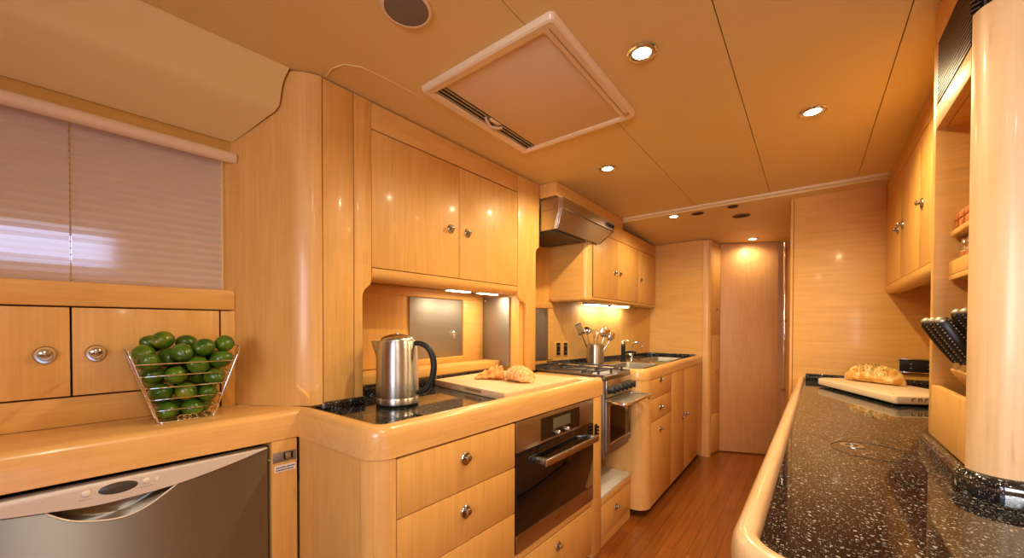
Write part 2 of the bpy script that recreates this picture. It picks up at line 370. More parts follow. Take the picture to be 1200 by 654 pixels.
# far partition at the end of the sink counter
mb = MB(); mb.extr([(-1.30, 3.78, 0), (-.775, 3.77, 0), (-.775, 3.80, 0), (-1.30, 3.81, 0)], (0, 0, ceil_far(3.77)-.003)); struct(mb.build('wall_front', WX))

# ================================================================== WINDOW WALL (left)
t = thing('window_blind', 'pinkish pleated blind drawn down over the window', 'blind', FW.p(.1, -.03, 1.30))
npl = 20
def blf(i, s):
    z = 1.2965 + (1.742-1.2965)*i/(2*npl); return FW.p(s, -.037 + (.008 if i % 2 else 0), z)
for (a, b) in ((-.9, .091), (.0945, .428)):
    mb = MB(); rows = []
    bm = mb.bm; pr = None
    for i in range(2*npl+1):
        v = (bm.verts.new(blf(i, a)), bm.verts.new(blf(i, b)))
        if pr: bm.faces.new((pr[0], pr[1], v[1], v[0]))
        pr = v
    mb.build('pleated_fabric', BLIND, t, ang=20)
mb = MB()
for k in range(24): mb.ball(FW.p(.0928, -.019, 1.30+.42*k/24), .0022, 1)
mb.tube([FW.p(.0928, -.019, 1.296), FW.p(.0928, -.019, 1.722)], .0009, 5); mb.build('bead_cord', simple('cord', (.42, .26, .14), .5), t)
mb = MB(); mb.tube([FW.p(.425, -.020, 1.296), FW.p(.425, -.020, 1.722)], .0012, 5); mb.build('guide_wire', CREAM, t)
o = tag(MB().tube([FW.p(-1.7, -.004, 1.742), FW.p(.461, -.004, 1.742)], .019, 16).build('blind_valance', CREAM), 'rounded cream rail along the head of the pleated blind', 'rail')
mb = MB(); mb.box(-1.7, .45, -.050, -.012, 1.7625, 1.83, FW); tag(mb.build('pelmet_board', wood('pelmet_wood', 'Y', (.52, .29, .06), (.62, .36, .09))), 'golden wood pelmet board above the blind rail, below the cove', 'pelmet')

# sill + lockers below the window
t = thing('wall_locker', 'low run of maple lockers under the window behind the lime basket', 'locker', FW.p(.1, 0, .90))
mb = MB(); mb.box(-1.7, .45, -.050, -.0195, .907, 1.228, FW); mb.build('carcass', DARK, t)
mb = MB(); mb.box(-1.7, .455, -.050, .003, 1.229, 1.295, FW, .004); mb.build('sill', WH, t)
for s0, s1, kn in ((-.62, -.263, None), (-.262, .0915, .048), (.0920, .4145, .137)):
    d = panel(t, 'door', FW, s0, s1, .985, 1.227)
    if kn: knob(d, FW, kn, 0, 1.099)
panel(t, 'end_stile', FW, .4155, .4565, .905, 1.227); panel(t, 'apron', FW, -1.7, .414, .904, .984, mat=WH)

# ------------------------------------------------------------------ tall unit between window and hob counter
CZT = CEIL-.004
t = thing('tall_cabinet', 'tall maple unit with rounded corner post between window and kettle counter', 'cabinet', (-1.38, .62, .89))
A = Vector((-1.547, .460, 0)); B = Vector((-1.385, .5665, 0)); dAB = (B-A).normalized(); nAB = Vector((dAB.y, -dAB.x, 0))
mb = MB(); A0 = A-dAB*.05
top = [(0, 1.83), (.06, 1.80)]
mb.extr([A0-nAB*.02+Vector((0, 0, .9055)), B-nAB*.02+Vector((0, 0, .9055)), B+Vector((0, 0, .9055)), A0+Vector((0, 0, .9055))], (0, 0, CZT-.9055)); mb.build('side_panel', WV, t)
P1 = FU.p(.643, 0, 0); P0 = B.copy()
# sharp corner where both faces would meet
u = FU.d; den = dAB.x*(-u.y)+dAB.y*u.x
_t = ((P1-P0).x*(-u.y) + (P1-P0).y*u.x)/den; K = P0+dAB*_t
def post_ring(z, k):
    pts = []
    for i in range(13):
        q = i/12
        rnd = (1-q)**3*P0 + 3*q*(1-q)**2*(P0+(K-P0)*.50) + 3*q*q*(1-q)*(P1+(K-P1)*.50) + q**3*P1
        shp = P0+(K-P0)*(q*2) if q < .5 else K+(P1-K)*(q*2-1)
        pts.append(Vector((*(rnd*k+shp*(1-k)).xy, z)))
    pts += [P1-FU.n*.04+Vector((0, 0, z)), P0-nAB*.04+Vector((0, 0, z))]
    for p in pts[-2:]: p.z = z
    return pts
mb = MB(); 
def vee(r, dz):
    for i in range(13): r[i].z = .931+.052*abs(i/6-1)+dz
    return r
mb.loft([post_ring(.9065, 0), vee(post_ring(.931, 0), 0), vee(post_ring(.931, 1), .014), post_ring(1.02, 1), post_ring(CZT, 1)]); mb.build('corner_post', WCOL, t, ang=14)
panel(t, 'front_panel', FU, .645, .757, .8865, CZT)
mb = MB(); mb.box(.67, .80, -.20, -.0185, .8865, CZT, FU); mb.build('carcass', DARK, t)

# ------------------------------------------------------------------ wall cabinet over the kettle
t = thing('wall_cabinet', 'two-door maple wall cabinet above the kettle and pastries', 'cabinet', FU.p(1.3, -.15, 1.36))
def pst(pts, n0, n1, mat, name, par, b=.002): return MB().extr([FU.p(s, n1, z) for s, z in pts], FU.n*(n0-n1), b).build(name, mat, par)
# left and right posts with curved shoulders
left = [(.7585, .8865), (.790, .8865), (.790, 1.285), (.793, 1.302), (.802, 1.316), (.820, 1.332), (.8265, 1.345), (.8265, CZT), (.7585, CZT)]
pst(left, -.020, 0, WV, 'post', t)
right = [(1.888, .91), (1.888, 1.612), (1.892, 1.626), (1.902, 1.638), (1.917, 1.646), (1.926, 1.652), (1.926, CZT), (1.718, CZT), (1.718, 1.345), (1.735, 1.330), (1.775, 1.312), (1.792, 1.298), (1.797, 1.28), (1.797, .91)]
pst(right, -.020, 0, WV, 'post', t)
panel(t, 'header', FU, .8265, 1.716, 1.925, CZT, mat=WH)
for s0, s1, k in ((.8265, 1.2755, 1.222), (1.2755, 1.716, 1.329)):
    d = panel(t, 'door', FU, s0, s1, 1.399, 1.923); knob(d, FU, k, 0, 1.622, .9)
prof = [(-.02, 1.397), (0, 1.397), (.001, 1.378), (-.004, 1.366), (-.012, 1.358), (-.024, 1.354), (-.05, 1.353), (-.05, 1.397)]
mb = MB(); mb.loft([[FU.p(s, n, z) for n, z in prof] for s in (.8285, 1.714)]); mb.build('valance', WH, t, ang=50)
mb = MB(); mb.box(.80, 1.76, -.26, -.0195, 1.372, CZT, FU); mb.build('carcass', WX, t)
mb = MB(); mb.box(1.755, 1.885, -.42, -.021, .908, CZT, FU); mb.box(1.885, 1.924, -.42, -.021, 1.66, CZT, FU); mb.build('end_partition', WV, t)
mb = MB(); mb.box(.772, .789, -.42, -.021, .8865, CZT, FU); mb.build('side_partition', WV, t)
# recess behind the kettle
XB = -1.61
mb = MB(); mb.box(.80, 1.745, XB-.05, XB, .975, 1.40); tb = thing('back_panel', 'maple back wall of the kettle recess with stepped ledge', 'panel', (XB, 1.2, .93))
mb.build('board', WV, tb)
mb = MB(); mb.box(.80, 1.745, XB, -1.462, .93, .972, W, .003); mb.build('ledge', WH, tb)
mb = MB(); mb.box(.80, 1.745, XB+.0005, XB+.014, 1.325, 1.371, W, .002); mb.box(1.575, 1.742, XB+.0005, XB+.014, .9725, 1.325, W, .002); mb.box(1.20, 1.575, XB+.0005, XB+.014, .9725, 1.004, W, .002); mb.build('rail', WH, tb)
t = thing('sliding_door', 'brushed steel locker door behind the kettle with small latch', 'door', (XB+.006, 1.39, 1.0))
mb = MB(); mb.box(1.205, 1.572, XB+.001, XB+.008, 1.006, 1.322, W, .001); mb.build('steel_plate', STEELD, t)
mb = MB(); mb.lathe([(0, 0), (.012, 0), (.012, .004), (.006, .008), (.006, .018), (0, .019)], Matrix.Translation((XB+.008, 1.505, 1.135)) @ Matrix.Rotation(PI/2, 4, 'Y'), 14); mb.box(1.495, 1.515, XB+.008, XB+.013, 1.10, 1.125, W, .002); mb.build('latch', CHROME, t)
t = thing('splash_plate', 'screwed steel splash plate on the recess end wall beside the pastries', 'plate', (-1.49, 1.75, .95))
yb = FU.p(1.755, -.1, 0).y
mb = MB(); mb.box(1.742, 1.7475, -1.592, -1.392, .94, 1.345, W, .001); mb.build('steel_plate', STEELD, t)
for x in (-1.575, -1.41):
    MB().lathe([(0, 0), (.006, 0), (.004, .003), (0, .0035)], Matrix.Translation((x, 1.742, 1.328)) @ Matrix.Rotation(PI/2, 4, 'X'), 10).build('screw', CHROME, t)
# slim lamps under the wall cabinet
for i, (s, lb) in enumerate(((1.40, 'left slim lamp under the kettle wall cabinet'), (1.62, 'right slim lamp under the kettle wall cabinet, near the steel plate'))):
    t = thing('cabinet_light', lb, 'light', FU.p(s, -.14, 1.371), 'lamps under the kettle cabinet')
    mb = MB(); mb.box(s-.085, s+.085, -.17, -.11, 1.3565, 1.3715, FU, .004); mb.build('housing', CREAM, t)
    mb = MB(); mb.box(s-.07, s+.07, -.158, -.122, 1.3535, 1.358, FU, .001); mb.build('diffuser', EMT, t)

# ================================================================== LEFT WORKTOPS
t = thing('wooden_shelf_top', 'maple shelf top with rounded edge over the dishwasher', 'worktop', FW.p(.2, .1, .817))
def shelf_edge(s): return FW.p(s, .2315, 0)
prof = [(0, .8175), (0, .886), (-.003, .896), (-.010, .903), (-.020, .9055)]
front = [FW.p(-1.7, .2315, 0), FW.p(-.8, .2315, 0), FW.p(.10, .2315, 0), FW.p(.447, .2315, 0), Vector((-1.3167, .585, 0))]
rings = []
for p in front:
    s = (p-FW.o).dot(FW.d)
    sl = s_side(.16)-.012 if p is front[-1] else s
    rings.append([Vector((p.x+o*FW.n.x, p.y+o*FW.n.y, z)) for o, z in prof])
back = []
for p in front:
    if p is front[-1]: back.append([Vector((-1.384, .569, z)) for z in (.9055, .8175)])
    else:
        s = (p-FW.o).dot(FW.d); back.append([FW.p(s, .0005, z) for z in (.9055, .8175)])
mb = MB(); mb.loft([r+b for r, b in zip(rings, back)])
mb.build('board', WRIM, t, ang=50)

t = thing('granite_worktop', 'black granite worktop with maple fiddle rail, carrying kettle and pastry board', 'worktop', FL.p(1.2, -.25, .817))
C0 = Vector((-1.3175, .5535)); C1 = FL.p(0, 0, 0)
def Lf(s): q = FL.p(s, .002, 0); return (q.x, q.y)
yn = lambda x: .5535+.0275*(x+1.3175)
cen = FL.p(.628, -.066, 0)
path = [(-1.3175, .5535), (-1.15, yn(-1.15))] + arc(cen.x, cen.y, .068, -90, -1.7, 10) + [Lf(1.2), Lf(1.862)]
rim = [(0, .8175), (.001, .880), (-.003, .895), (-.011, .9045), (-.022, .908), (-.036, .9065), (-.043, .900), (-.045, .886), (-.045, .8175)]
mb = MB(); mb.sweep(path, rim)
mb.box(1.735, 1.861, -.41, -.046, .8175, .905, FL, .004); mb.build('fiddle_rail', WRIM, t, ang=50)
mb = MB(); mb.extr([(-1.312, .596, .86), (-1.44, .70, .86), (-1.50, .76, .86), (-1.50, 1.77, .86), (-.93, 1.73, .86)]+[(*FL.p(s, -.044, 0).xy, .86) for s in (1.3, .66)]+[(FL.p(.615, -.055, 0).x, FL.p(.615, -.06, 0).y, .86)], (0, 0, .026)); mb.build('granite_slab', GRAN, t)
mb = MB(); mb.box(.79, 1.74, -1.47, -1.452, .8865, .929, W, .002); mb.build('upstand', GRAN, t); mb = MB(); mb.box(.645, .792, .0005, .014, .8865, .914, FU, .003); mb.build('upstand', GRAN, t)

# ------------------------------------------------------------------ drawer unit + oven housing
t = thing('drawer_cabinet', 'maple drawer cabinet with rounded front corner below the kettle', 'cabinet', FL.p(.85, -.25, 0))
cen2 = FL.p(.632, -.0695, 0)
xi = -1.3155
poly = [(xi, .5575), (-1.15, yn(-1.15)+.004)] + arc(cen2.x, cen2.y, .068, -90, -1.7, 10)
mb = MB()
ring = [Vector((x, y, 0)) for x, y in poly]
inner = [Vector((cen2.x-.02, cen2.y, 0)), Vector((xi, .60, 0))]
mb.extr([Vector((p.x, p.y, .06)) for p in ring[:3]]+[Vector((cen2.x, .585, .06)), Vector((xi, .585, .06))], (0, 0, .755)); mb.build('side_panel', WV, t)
mb = MB(); cp = [Vector((x, y, .06)) for x, y in poly[2:]]; mb.extr([cp[0]+Vector((.0022, 0, 0))]+cp[1:-1]+[FL.p(.6305, -.0015, .06), FL.p(.6305, -.03, .06), Vector((cen2.x+.0025, .60, .06))], (0, 0, .755)); mb.build('corner_post', WCOL, t, ang=50)
mb = MB(); mb.box(.655, 1.142, -.40, -.019, .06, .8155, FL); mb.build('carcass', DARK, t)
zs = [.812, .643, .469, .262, .06]
for i in range(4):
    d = panel(t, 'drawer', FL, .632, 1.1445, zs[i+1], zs[i], mat=WV); z = (.745, .570, .38, .17)[i]; knob(d, FL, .888, 0, z, .95)
mb = MB(); mb.box(.66, 1.14, -.40, -.06, 0, .059, FL); mb.build('plinth', DARK, t)

t = thing('oven_housing', 'maple oven cabinet with end post and bottom drawer under the built-in oven', 'cabinet', FL.p(1.5, -.25, 0))
mb = MB(); mb.box(1.758, 1.855, -.40, -.001, 0, .8155, FL, .003); mb.build('end_post', WV, t)
mb = MB(); mb.box(1.148, 1.7575, -.40, -.02, .06, .303, FL); mb.build('carcass', DARK, t)
panel(t, 'rail', FL, 1.146, 1.757, .272, .306, mat=WH)
d = panel(t, 'drawer', FL, 1.146, 1.757, .03, .271); knob(d, FL, 1.443, 0, .208, .9)
mb = MB(); mb.box(1.15, 1.757, -.36, -.05, 0, .029, FL); mb.build('plinth', DARK, t)
mb = MB(); c = FL.p(1.80, .0, .652)
for k in range(3): mb.tube([FL.p(1.785, .006+.0*k, .634+.017*k), FL.p(1.785, .018, .634+.017*k), FL.p(1.775, .022, .634+.017*k)], .005, 7)
mb.box(1.775, 1.795, -.0005, .008, .625, .680, FL, .003); mb.build('door_catch', BLK, t)

t = thing('oven', 'built-in steel and black glass oven with bar handle', 'oven', FL.p(1.45, -.2, .306))
mb = MB(); mb.box(1.150, 1.7555, -.40, -.012, .308, .8135, FL); mb.build('body', BLK, t)
mb = MB(); mb.box(1.148, 1.7565, -.012, .004, .694, .8135, FL, .001); mb.build('control_panel', STEELH, t)
mb = MB(); mb.box(1.148, 1.7565, -.012, .005, .380, .692, FL, .001); dr = mb.build('door', BLKG, t)
mb = MB(); mb.box(1.148, 1.7565, -.012, .005, .307, .379, FL, .001); dl = mb.build('lower_trim', STEELH, t)
mb = MB(); mb.box(1.305, 1.617, .004, .0055, .706, .797, FL); mb.build('display_panel', BLKG, t)
mb = MB(); mb.box(1.393, 1.532, .0055, .0062, .736, .782, FL); mb.build('screen', LCD, t)
for s in (1.42, 1.496):
    mb = MB(); mb.lathe([(0, 0), (.011, 0), (.011, .014), (.009, .018), (0, .018)], Matrix.Translation(FL.p(s, .0055, .717)) @ Matrix.Rotation(FL.a, 4, 'Z') @ Matrix.Rotation(PI/2, 4, 'Y'), 16); mb.build('knob', STEEL, t)
mb = MB(); mb.box(1.26, 1.70, .052, .066, .625, .652, FL, .003)
for s in (1.275, 1.685): mb.box(s-.012, s+.012, .0045, .053, .628, .650, FL, .002)
mb.build('handle', STEEL, t)
mb = MB()
for k in range(5):   # five-letter red maker's badge, unreadable at this size
    s = 1.418+.012*k
    mb.box(s, s+.002, .0052, .0058, .338, .349, FL)
    if k == 0:
        mb.box(s+.0065, s+.0085, .0052, .0058, .338, .349, FL); mb.box(s+.002, s+.0065, .0052, .0058, .344, .347, FL)
    if k in (2, 4):
        for z in (.338, .3425, .3475): mb.box(s+.002, s+.007, .0052, .0058, z, z+.0015, FL)
    if k == 3: pass
mb.build('badge', RED, t)

# ------------------------------------------------------------------ dishwasher
t = thing('dishwasher', 'brushed steel dishwasher with pale curved control fascia under the shelf top', 'dishwasher', FW.p(.19, .0, 0))
S0, S1 = -.11, .490
mb = MB(); mb.box(S0, S1, -.08, .19, .03, .796, FW); mb.build('body', BLK, t)
def curve(pts, n=6):
    out = []
    for i in range(len(pts)-1):
        p0 = pts[max(0, i-1)]; p1 = pts[i]; p2 = pts[i+1]; p3 = pts[min(len(pts)-1, i+2)]
        for k in range(n):
            q = k/n
            out.append(tuple(.5*((2*p1[j])+(-p0[j]+p2[j])*q+(2*p0[j]-5*p1[j]+4*p2[j]-p3[j])*q*q+(-p0[j]+3*p1[j]-3*p2[j]+p3[j])*q**3) for j in range(2)))
    out.append(pts[-1]); return out
low = curve([(S0, .785), (-.06, .775), (-.005, .764), (.064, .754), (.13, .746), (.19, .7465), (.278, .7525), (.376, .770), (.459, .790), (S1, .7985)])
pock = curve([(.055, .752), (.089, .724), (.128, .708), (.178, .700), (.224, .714), (.279, .7515)])
mb = MB(); mb.extr([FW.p(s, .224, z) for s, z in low]+[FW.p(S1, .224, .8005), FW.p(S0, .224, .7985)], FW.n*-.034, .0015); mb.build('control_fascia', FASC, t)
dtop = [(s, z-.003) for s, z in low if s < .054] + pock + [(s, z-.003) for s, z in low if s > .281]
mb = MB(); mb.extr([FW.p(S0, .218, .08)]+[FW.p(s, .218, z) for s, z in dtop]+[FW.p(S1, .218, .08)], FW.n*-.02); mb.build('door_panel', DWS, t)
mb = MB(); mb.tube([FW.p(s, .2185, z) for s, z in pock], .0022, 8); mb.build('grip_lip', FASC, t)
# scooped grip pocket behind the lip
mb = MB()
def pk(u, v):
    i = u*(len(pock)-1); k = min(int(i), len(pock)-2); f = i-k
    s = pock[k][0]*(1-f)+pock[k+1][0]*f; z = pock[k][1]*(1-f)+pock[k+1][1]*f; ztop = .772
    zz = z+(ztop-z)*v; return FW.p(s, .2165-.024*math.sin(PI/2*min(1, v*1.6)), zz)
mb.grid(pk, 30, 10); mb.build('grip_pocket', DWS, t)
mb = MB(); mb.lathe([(0, 0), (1, 0), (1, .0012), (.9, .0018), (0, .0018)], Matrix.Translation(FW.p(.170, .224, .7775)) @ Matrix.Rotation(FW.a, 4, 'Z') @ Matrix.Rotation(PI/2, 4, 'Y') @ Matrix.Diagonal((.0135, .034, 1, 1)), 36); mb.build('display_window', DISP, t)
mb = MB()
el = [FW.p(.170+.0365*math.cos(2*PI*k/36), .2242, .7775+.0155*math.sin(2*PI*k/36)) for k in range(36)]; mb.tube(el, .0012, 6, True); mb.build('display_bezel', FASC, t)
for s, r in ((.1165, .0082), (.2195, .0075), (.239, .0055)):
    mb = MB(); mb.lathe([(0, .0018), (r*.8, .0022), (r, .0008), (r, 0), (r*1.12, 0), (r*1.14, .0006), (r*1.05, .0006)], Matrix.Translation(FW.p(s, .224, .779)) @ Matrix.Rotation(FW.a, 4, 'Z') @ Matrix.Rotation(PI/2, 4, 'Y'), 20); mb.build('button', GREY, t) if False else mb.build('button', FASC, t)
mb = MB()
for s0, s1 in ((.106, .127), (.209, .232)):
    n = 6
    for k in range(n): mb.box(s0+(s1-s0)*k/n, s0+(s1-s0)*(k+.6)/n, .2241, .2245, .764, .7665, FW)
mb.build('button_print', GREY, t)
mb = MB(); mb.box(S0+.02, S1-.02, -.05, .14, 0, .029, FW); mb.build('plinth', BLK, t)
# stile to its right with steel catch and printed label
t = thing('end_stile', 'narrow maple stile right of the dishwasher carrying a steel catch', 'panel', FW.p(.535, .2, 0))
mb = MB(); mb.box(.499, .570, .05, .2285, 0, .8155, FW, .001); mb.build('board', WV, t)
mb = MB(); mb.box(.5015, .567, .2285, .2305, .748, .780, FW, .0006); pl = mb.build('catch_plate', STEELD, t)
mb = MB(); mb.box(.531, .558, .2305, .2311, .754, .776, FW); mb.build('catch_slot', BLK, pl)
mb = MB(); mb.box(.536, .551, .2306, .2325, .756, .774, FW, .0006); mb.build('catch_slide', STEEL, pl)
mb = MB(); mb.tube([FW.p(.4915, .222, .760), FW.p(.501, .227, .762)], .0022, 7); mb.build('catch_pin', CHROME, pl)
mb = MB(); mb.box(.506, .566, .2286, .2292, .717, .738, FW); lb = mb.build('label', PAPER, t)
mb = MB(); rr = random.Random(3)
for z in (.7305, .7225):
    s = .510
    while s < .560:
        w = rr.uniform(.002, .006); mb.box(s, min(s+w, .5625), .2292, .2294, z-.0022, z+.0022, FW); s += w+.0012
mb.build('label_print', INK, lb)

# ------------------------------------------------------------------ lime basket + limes
BC = FW.p(.310, .105, .9058)
bfr = Fr(BC.x, BC.y, -4.5)
H0 = .9085
def bq(h):   # half sizes at height h above base
    k = h/.205; return .060+(.119-.060)*k, .045+(.085-.045)*k
t = thing('wire_basket', 'tapered chrome wire basket full of limes on the maple shelf', 'basket', BC)
mb = MB()
def bring(h, r):
    hs, hn = bq(h); c = .012
    pts = []
    for (sx, sy) in ((1, 1), (-1, 1), (-1, -1), (1, -1)):
        for k in range(4):
            a = {(1, 1): 0, (-1, 1): 90, (-1, -1): 180, (1, -1): 270}[(sx, sy)]+30*k
            pts.append(bfr.p(sx*(hs-c)+c*math.cos(R(a)), sy*(hn-c)+c*math.sin(R(a)), H0+h))
    mb.tube(pts, r, 7, True)
bring(0, .0028)
for h in (.034, .066, .099, .132, .165): bring(h, .0017)
mb.build('wire_ring', CHROME, t)
for sx in (1, -1):
    mb = MB()
    hs0, hn0 = bq(0); hs1, hn1 = bq(.185); hs2, hn2 = bq(.205)
    pts = [(sx*hs0, hn0-.004, 0), (sx*hs1, hn1-.004, .18), (sx*hs2, hn2-.012, .200), (sx*(hs2+.002), hn2-.035, .208), (sx*(hs2+.002), -hn2+.035, .208), (sx*hs2, -hn2+.012, .200), (sx*hs1, -hn1+.004, .18), (sx*hs0, -hn0+.004, 0)]
    mb.tube([bfr.p(s, n, H0+h) for s, n, h in pts], .0026, 8); mb.build('handle', CHROME, t)
mb = MB()
for k in range(5): s = -.04+.02*k; mb.tube([bfr.p(s, -.044, H0), bfr.p(s, .044, H0)], .0015, 6)
for q in range(3):
    c0 = -.012+.012*q; mb.tube([bfr.p(c0+.009*math.cos(2*PI*k/16), .046, H0+.008+.007*math.sin(2*PI*k/16)) for k in range(16)], .0014, 6, True)
mb.build('base_grid', CHROME, t)
# limes settle into the basket
rr = random.Random(11); NL = 34; LR = .0270
P = []
for i in range(NL):
    h = .03+.205*(i/NL)**.8; hs, hn = bq(min(h, .2)); P.append([rr.uniform(-hs+.03, hs-.03), rr.uniform(-hn+.03, hn-.03), h])
for it in range(900):
    for p in P:
        p[2] -= .0006*(1-it/900)
    for i in range(NL):
        for j in range(i):
            d = [P[i][k]-P[j][k] for k in range(3)]; L2 = math.sqrt(sum(q*q for q in d))+1e-9
            if L2 < 2*LR:
                m = (2*LR-L2)/2/L2*.6
                for k in range(3): P[i][k] += d[k]*m; P[j][k] -= d[k]*m
    for p in P:
        p[2] = max(LR+.002, p[2]); hs, hn = bq(min(p[2], .22)); g = LR*1.02+.002
        p[0] = max(-hs+g, min(hs-g, p[0])); p[1] = max(-hn+g, min(hn-g, p[1]))
def lime_mesh(mat):
    mb = MB(); prof = []
    for k in range(17):
        a = -PI/2+PI*k/16; r = math.cos(a); z = math.sin(a)
        if k in (0, 16): r = 0
        z *= 1.0+.14*abs(z)**6
        prof.append((max(0, r)*.0252, z*.0272))
    mb.lathe(prof, None, 20); me = bpy.data.meshes.new('lime')
    for f in mb.bm.faces: f.smooth = True
    mb.bm.to_mesh(me); mb.bm.free(); me.materials.append(mat); return me
LM = [lime_mesh(LIME), lime_mesh(LIMEY)]
order = sorted(range(NL), key=lambda i: P[i][2])
for r_, i in enumerate(order):
    p = P[i]; yel = i % 7 == 4
    lay = ['bottom', 'lower', 'middle', 'upper', 'top'][min(4, int((p[2]-.02)/.042))]
    m = Matrix.Translation(bfr.p(p[0], p[1], H0+p[2])) @ Matrix.Rotation(rr.uniform(0, 6.3), 4, 'Z') @ Matrix.Rotation(rr.uniform(.9, 2.2), 4, 'X')
    o = inst('lime', LM[1 if yel else 0], None, m)
    fb = 'front' if p[1] > .015 else 'back'
    if lay == 'top': lb = ('yellowish lime heaped at the %s top of the wire basket' if yel else 'green lime heaped at the %s top of the wire basket') % fb
    else: lb = '%s lime in the %s layer of the wire basket, %s side' % ('yellowish green' if yel else 'deep green', lay, fb)
    tag(o, lb, 'lime', 'limes in the wire basket')

# ------------------------------------------------------------------ kettle
KC = Vector((-1.215, .860, .8865))
t = thing('kettle', 'brushed steel electric kettle with black handle on the granite', 'kettle', KC)
T = Matrix.Translation(KC)
hd = Vector((.85, .53, 0)).normalized()
MB().lathe([(0, .0005), (.073, .0005), (.0745, .003), (.0745, .007), (.070, .010), (0, .010)], T, 40).build('power_base', BLK, t)
prof = [(.0, .008), (.074, .008), (.0762, .011), (.0762, .029), (.0748, .0305), (.0748, .0325), (.0762, .034), (.0757, .10), (.0747, .16), (.0725, .205), (.0695, .228), (.0655, .236), (0, .236)]
MB().lathe(prof, T, 48).build('body', KST, t)
mb = MB(); mb.lathe([(.0, .234), (.060, .234), (.060, .240), (.052, .249), (.036, .256), (.016, .260), (0, .261)], T, 40); mb.lathe([(0, .259), (.010, .259), (.009, .264), (0, .265)], T, 16); mb.build('lid', STEEL, t)
sp = -hd; sd = Vector((-sp.y, sp.x, 0)); mb = MB()
rings = []
for k in range(9):
    q = k/8; z = .135+.099*q; out = .0735+.026*q**1.5; w = .008+.026*q**.8; rin = .050
    rings.append([KC+sp*rin+sd*w*1.2+Vector((0, 0, z)), KC+sp*(out-.018)+sd*w+Vector((0, 0, z)), KC+sp*out+sd*w*.25+Vector((0, 0, z)), KC+sp*out-sd*w*.25+Vector((0, 0, z)), KC+sp*(out-.018)-sd*w+Vector((0, 0, z)), KC+sp*rin-sd*w*1.2+Vector((0, 0, z))])
mb.loft(rings); mb.build('spout', KST, t, ang=60)
hp = curve3 = None
pts = [(.058, .226), (.085, .226), (.112, .214), (.130, .188), (.138, .150), (.135, .112), (.124, .080), (.106, .056), (.086, .046), (.072, .046)]
cp = curve([p for p in pts], 5); mb = MB(); rings = []
for i, (r, z) in enumerate(cp):
    j = min(i+1, len(cp)-1); k = max(i-1, 0); d = Vector((cp[j][0]-cp[k][0], cp[j][1]-cp[k][1])).normalized(); nn = Vector((-d.y, d.x))
    q = i/(len(cp)-1); w = .0105; th = .008+.004*math.sin(PI*q)
    ring = []
    for a in range(12):
        c, s_ = math.cos(2*PI*a/12), math.sin(2*PI*a/12)
        ring.append(KC+hd*(r+nn.x*th*c)+sd*w*s_+Vector((0, 0, z+nn.y*th*c)))
    rings.append(ring)
mb.loft(rings); mb.build('handle', BLK, t)
mb = MB(); vc = (Vector((0, 0, KC.z))-KC); fdir = Vector((KC.x*-1, KC.y*-1, 0)).normalized(); fs = Vector((-fdir.y, fdir.x, 0))
for k in range(8):   # small engraved maker's mark, unreadable in the photo
    a = .42+.055*k; n_ = fdir*math.cos(a)+fs*math.sin(a); tt = Vector((-n_.y, n_.x, 0))
    c = KC+n_*.0762+Vector((0, 0, .058)); hh = .009 if k in (0, 4, 7) else .006
    mb.extr([c-tt*.0011+Vector((0, 0, 0)), c+tt*.0011, c+tt*.0011+Vector((0, 0, hh)), c-tt*.0011+Vector((0, 0, hh))], n_*.0005)
mb.build('maker_mark', GREY, t)

# ------------------------------------------------------------------ inset board + pastries
t = thing('pastry_board', 'thick pale maple board with slot grip covering the hob end of the granite', 'board', FL.p(1.45, -.25, .887))
Z0, Z1 = .8868, .917
mb = MB(); b0 = [(-1.445, 1.232), (-.935, 1.145), (-.918, 1.700), (-1.445, 1.728)]
mb.extr([(x, y, Z0) for x, y in b0], (0, 0, Z1-Z0), .003); mb.build('board', WB, t)
mb = MB(); e = (Vector((b0[1][0], b0[1][1], 0))-Vector((b0[0][0], b0[0][1], 0))); q = e.normalized(); nn = Vector((q.y, -q.x, 0))
g0 = Vector((b0[0][0], b0[0][1], 0))+e*.50; g1 = Vector((b0[0][0], b0[0][1], 0))+e*.70
rec = []
for k in range(9): a = R(90+180*k/8); rec.append(g0+q*.008*math.cos(a)+Vector((0, 0, .9035+.006*math.sin(a))))
for k in range(9): a = R(-90+180*k/8); rec.append(g1+q*.008*math.cos(a)+Vector((0, 0, .9035+.006*math.sin(a))))
mb.extr([p+nn*.0004 for p in rec], -nn*.002); mb.build('finger_slot', wood('slot_wood', 'X', (.38, .2, .08), (.45, .25, .1)), t)
from mathutils import noise as mnoise
def croissant(name, c, ang, L, label, kind):
    d = Vector((math.cos(R(ang)), math.sin(R(ang)), 0)); s_ = Vector((-d.y, d.x, 0)); rings = []; n = 54; m = 26
    for i in range(n+1):
        q = i/n
        if kind == 1: w = .007+.043*min(1, q/.72)**.9
        else: w = .022+.031*math.sin(PI*min(1, q*.9+.05))**.7
        if q > .86: w *= max(.05, 1-((q-.86)/.14)**2.2)
        if q < .06: w *= .35+.65*(q/.06)**.5
        lay = (q*5.2) % 1; w *= .90+.13*lay
        h = w*.92; bend = (.018 if kind == 1 else -.012)*math.sin(PI*q); ring = []
        for k in range(m):
            a = 2*PI*k/m; y = math.cos(a)*w; z = math.sin(a)*h
            if z < 0: z *= .5
            p = d*(q-.5)*L+s_*(y+bend)+Vector((0, 0, z))
            nz = mnoise.noise(p*55+Vector((kind*9, 0, 0)))*.0045+mnoise.noise(p*170)*.0022
            nd = (s_*math.cos(a)+Vector((0, 0, math.sin(a)))); ring.append(c+p+nd*nz*min(1, w/.02))
        zmin = min(p.z for p in ring)
        for p in ring: p.z += c.z-zmin+.0008
        rings.append(ring)
    o = MB(); o.loft(rings); o = o.build(name, PASTRY if kind == 1 else PASTRY2, at=c, ang=70); return tag(o, label, 'pastry')
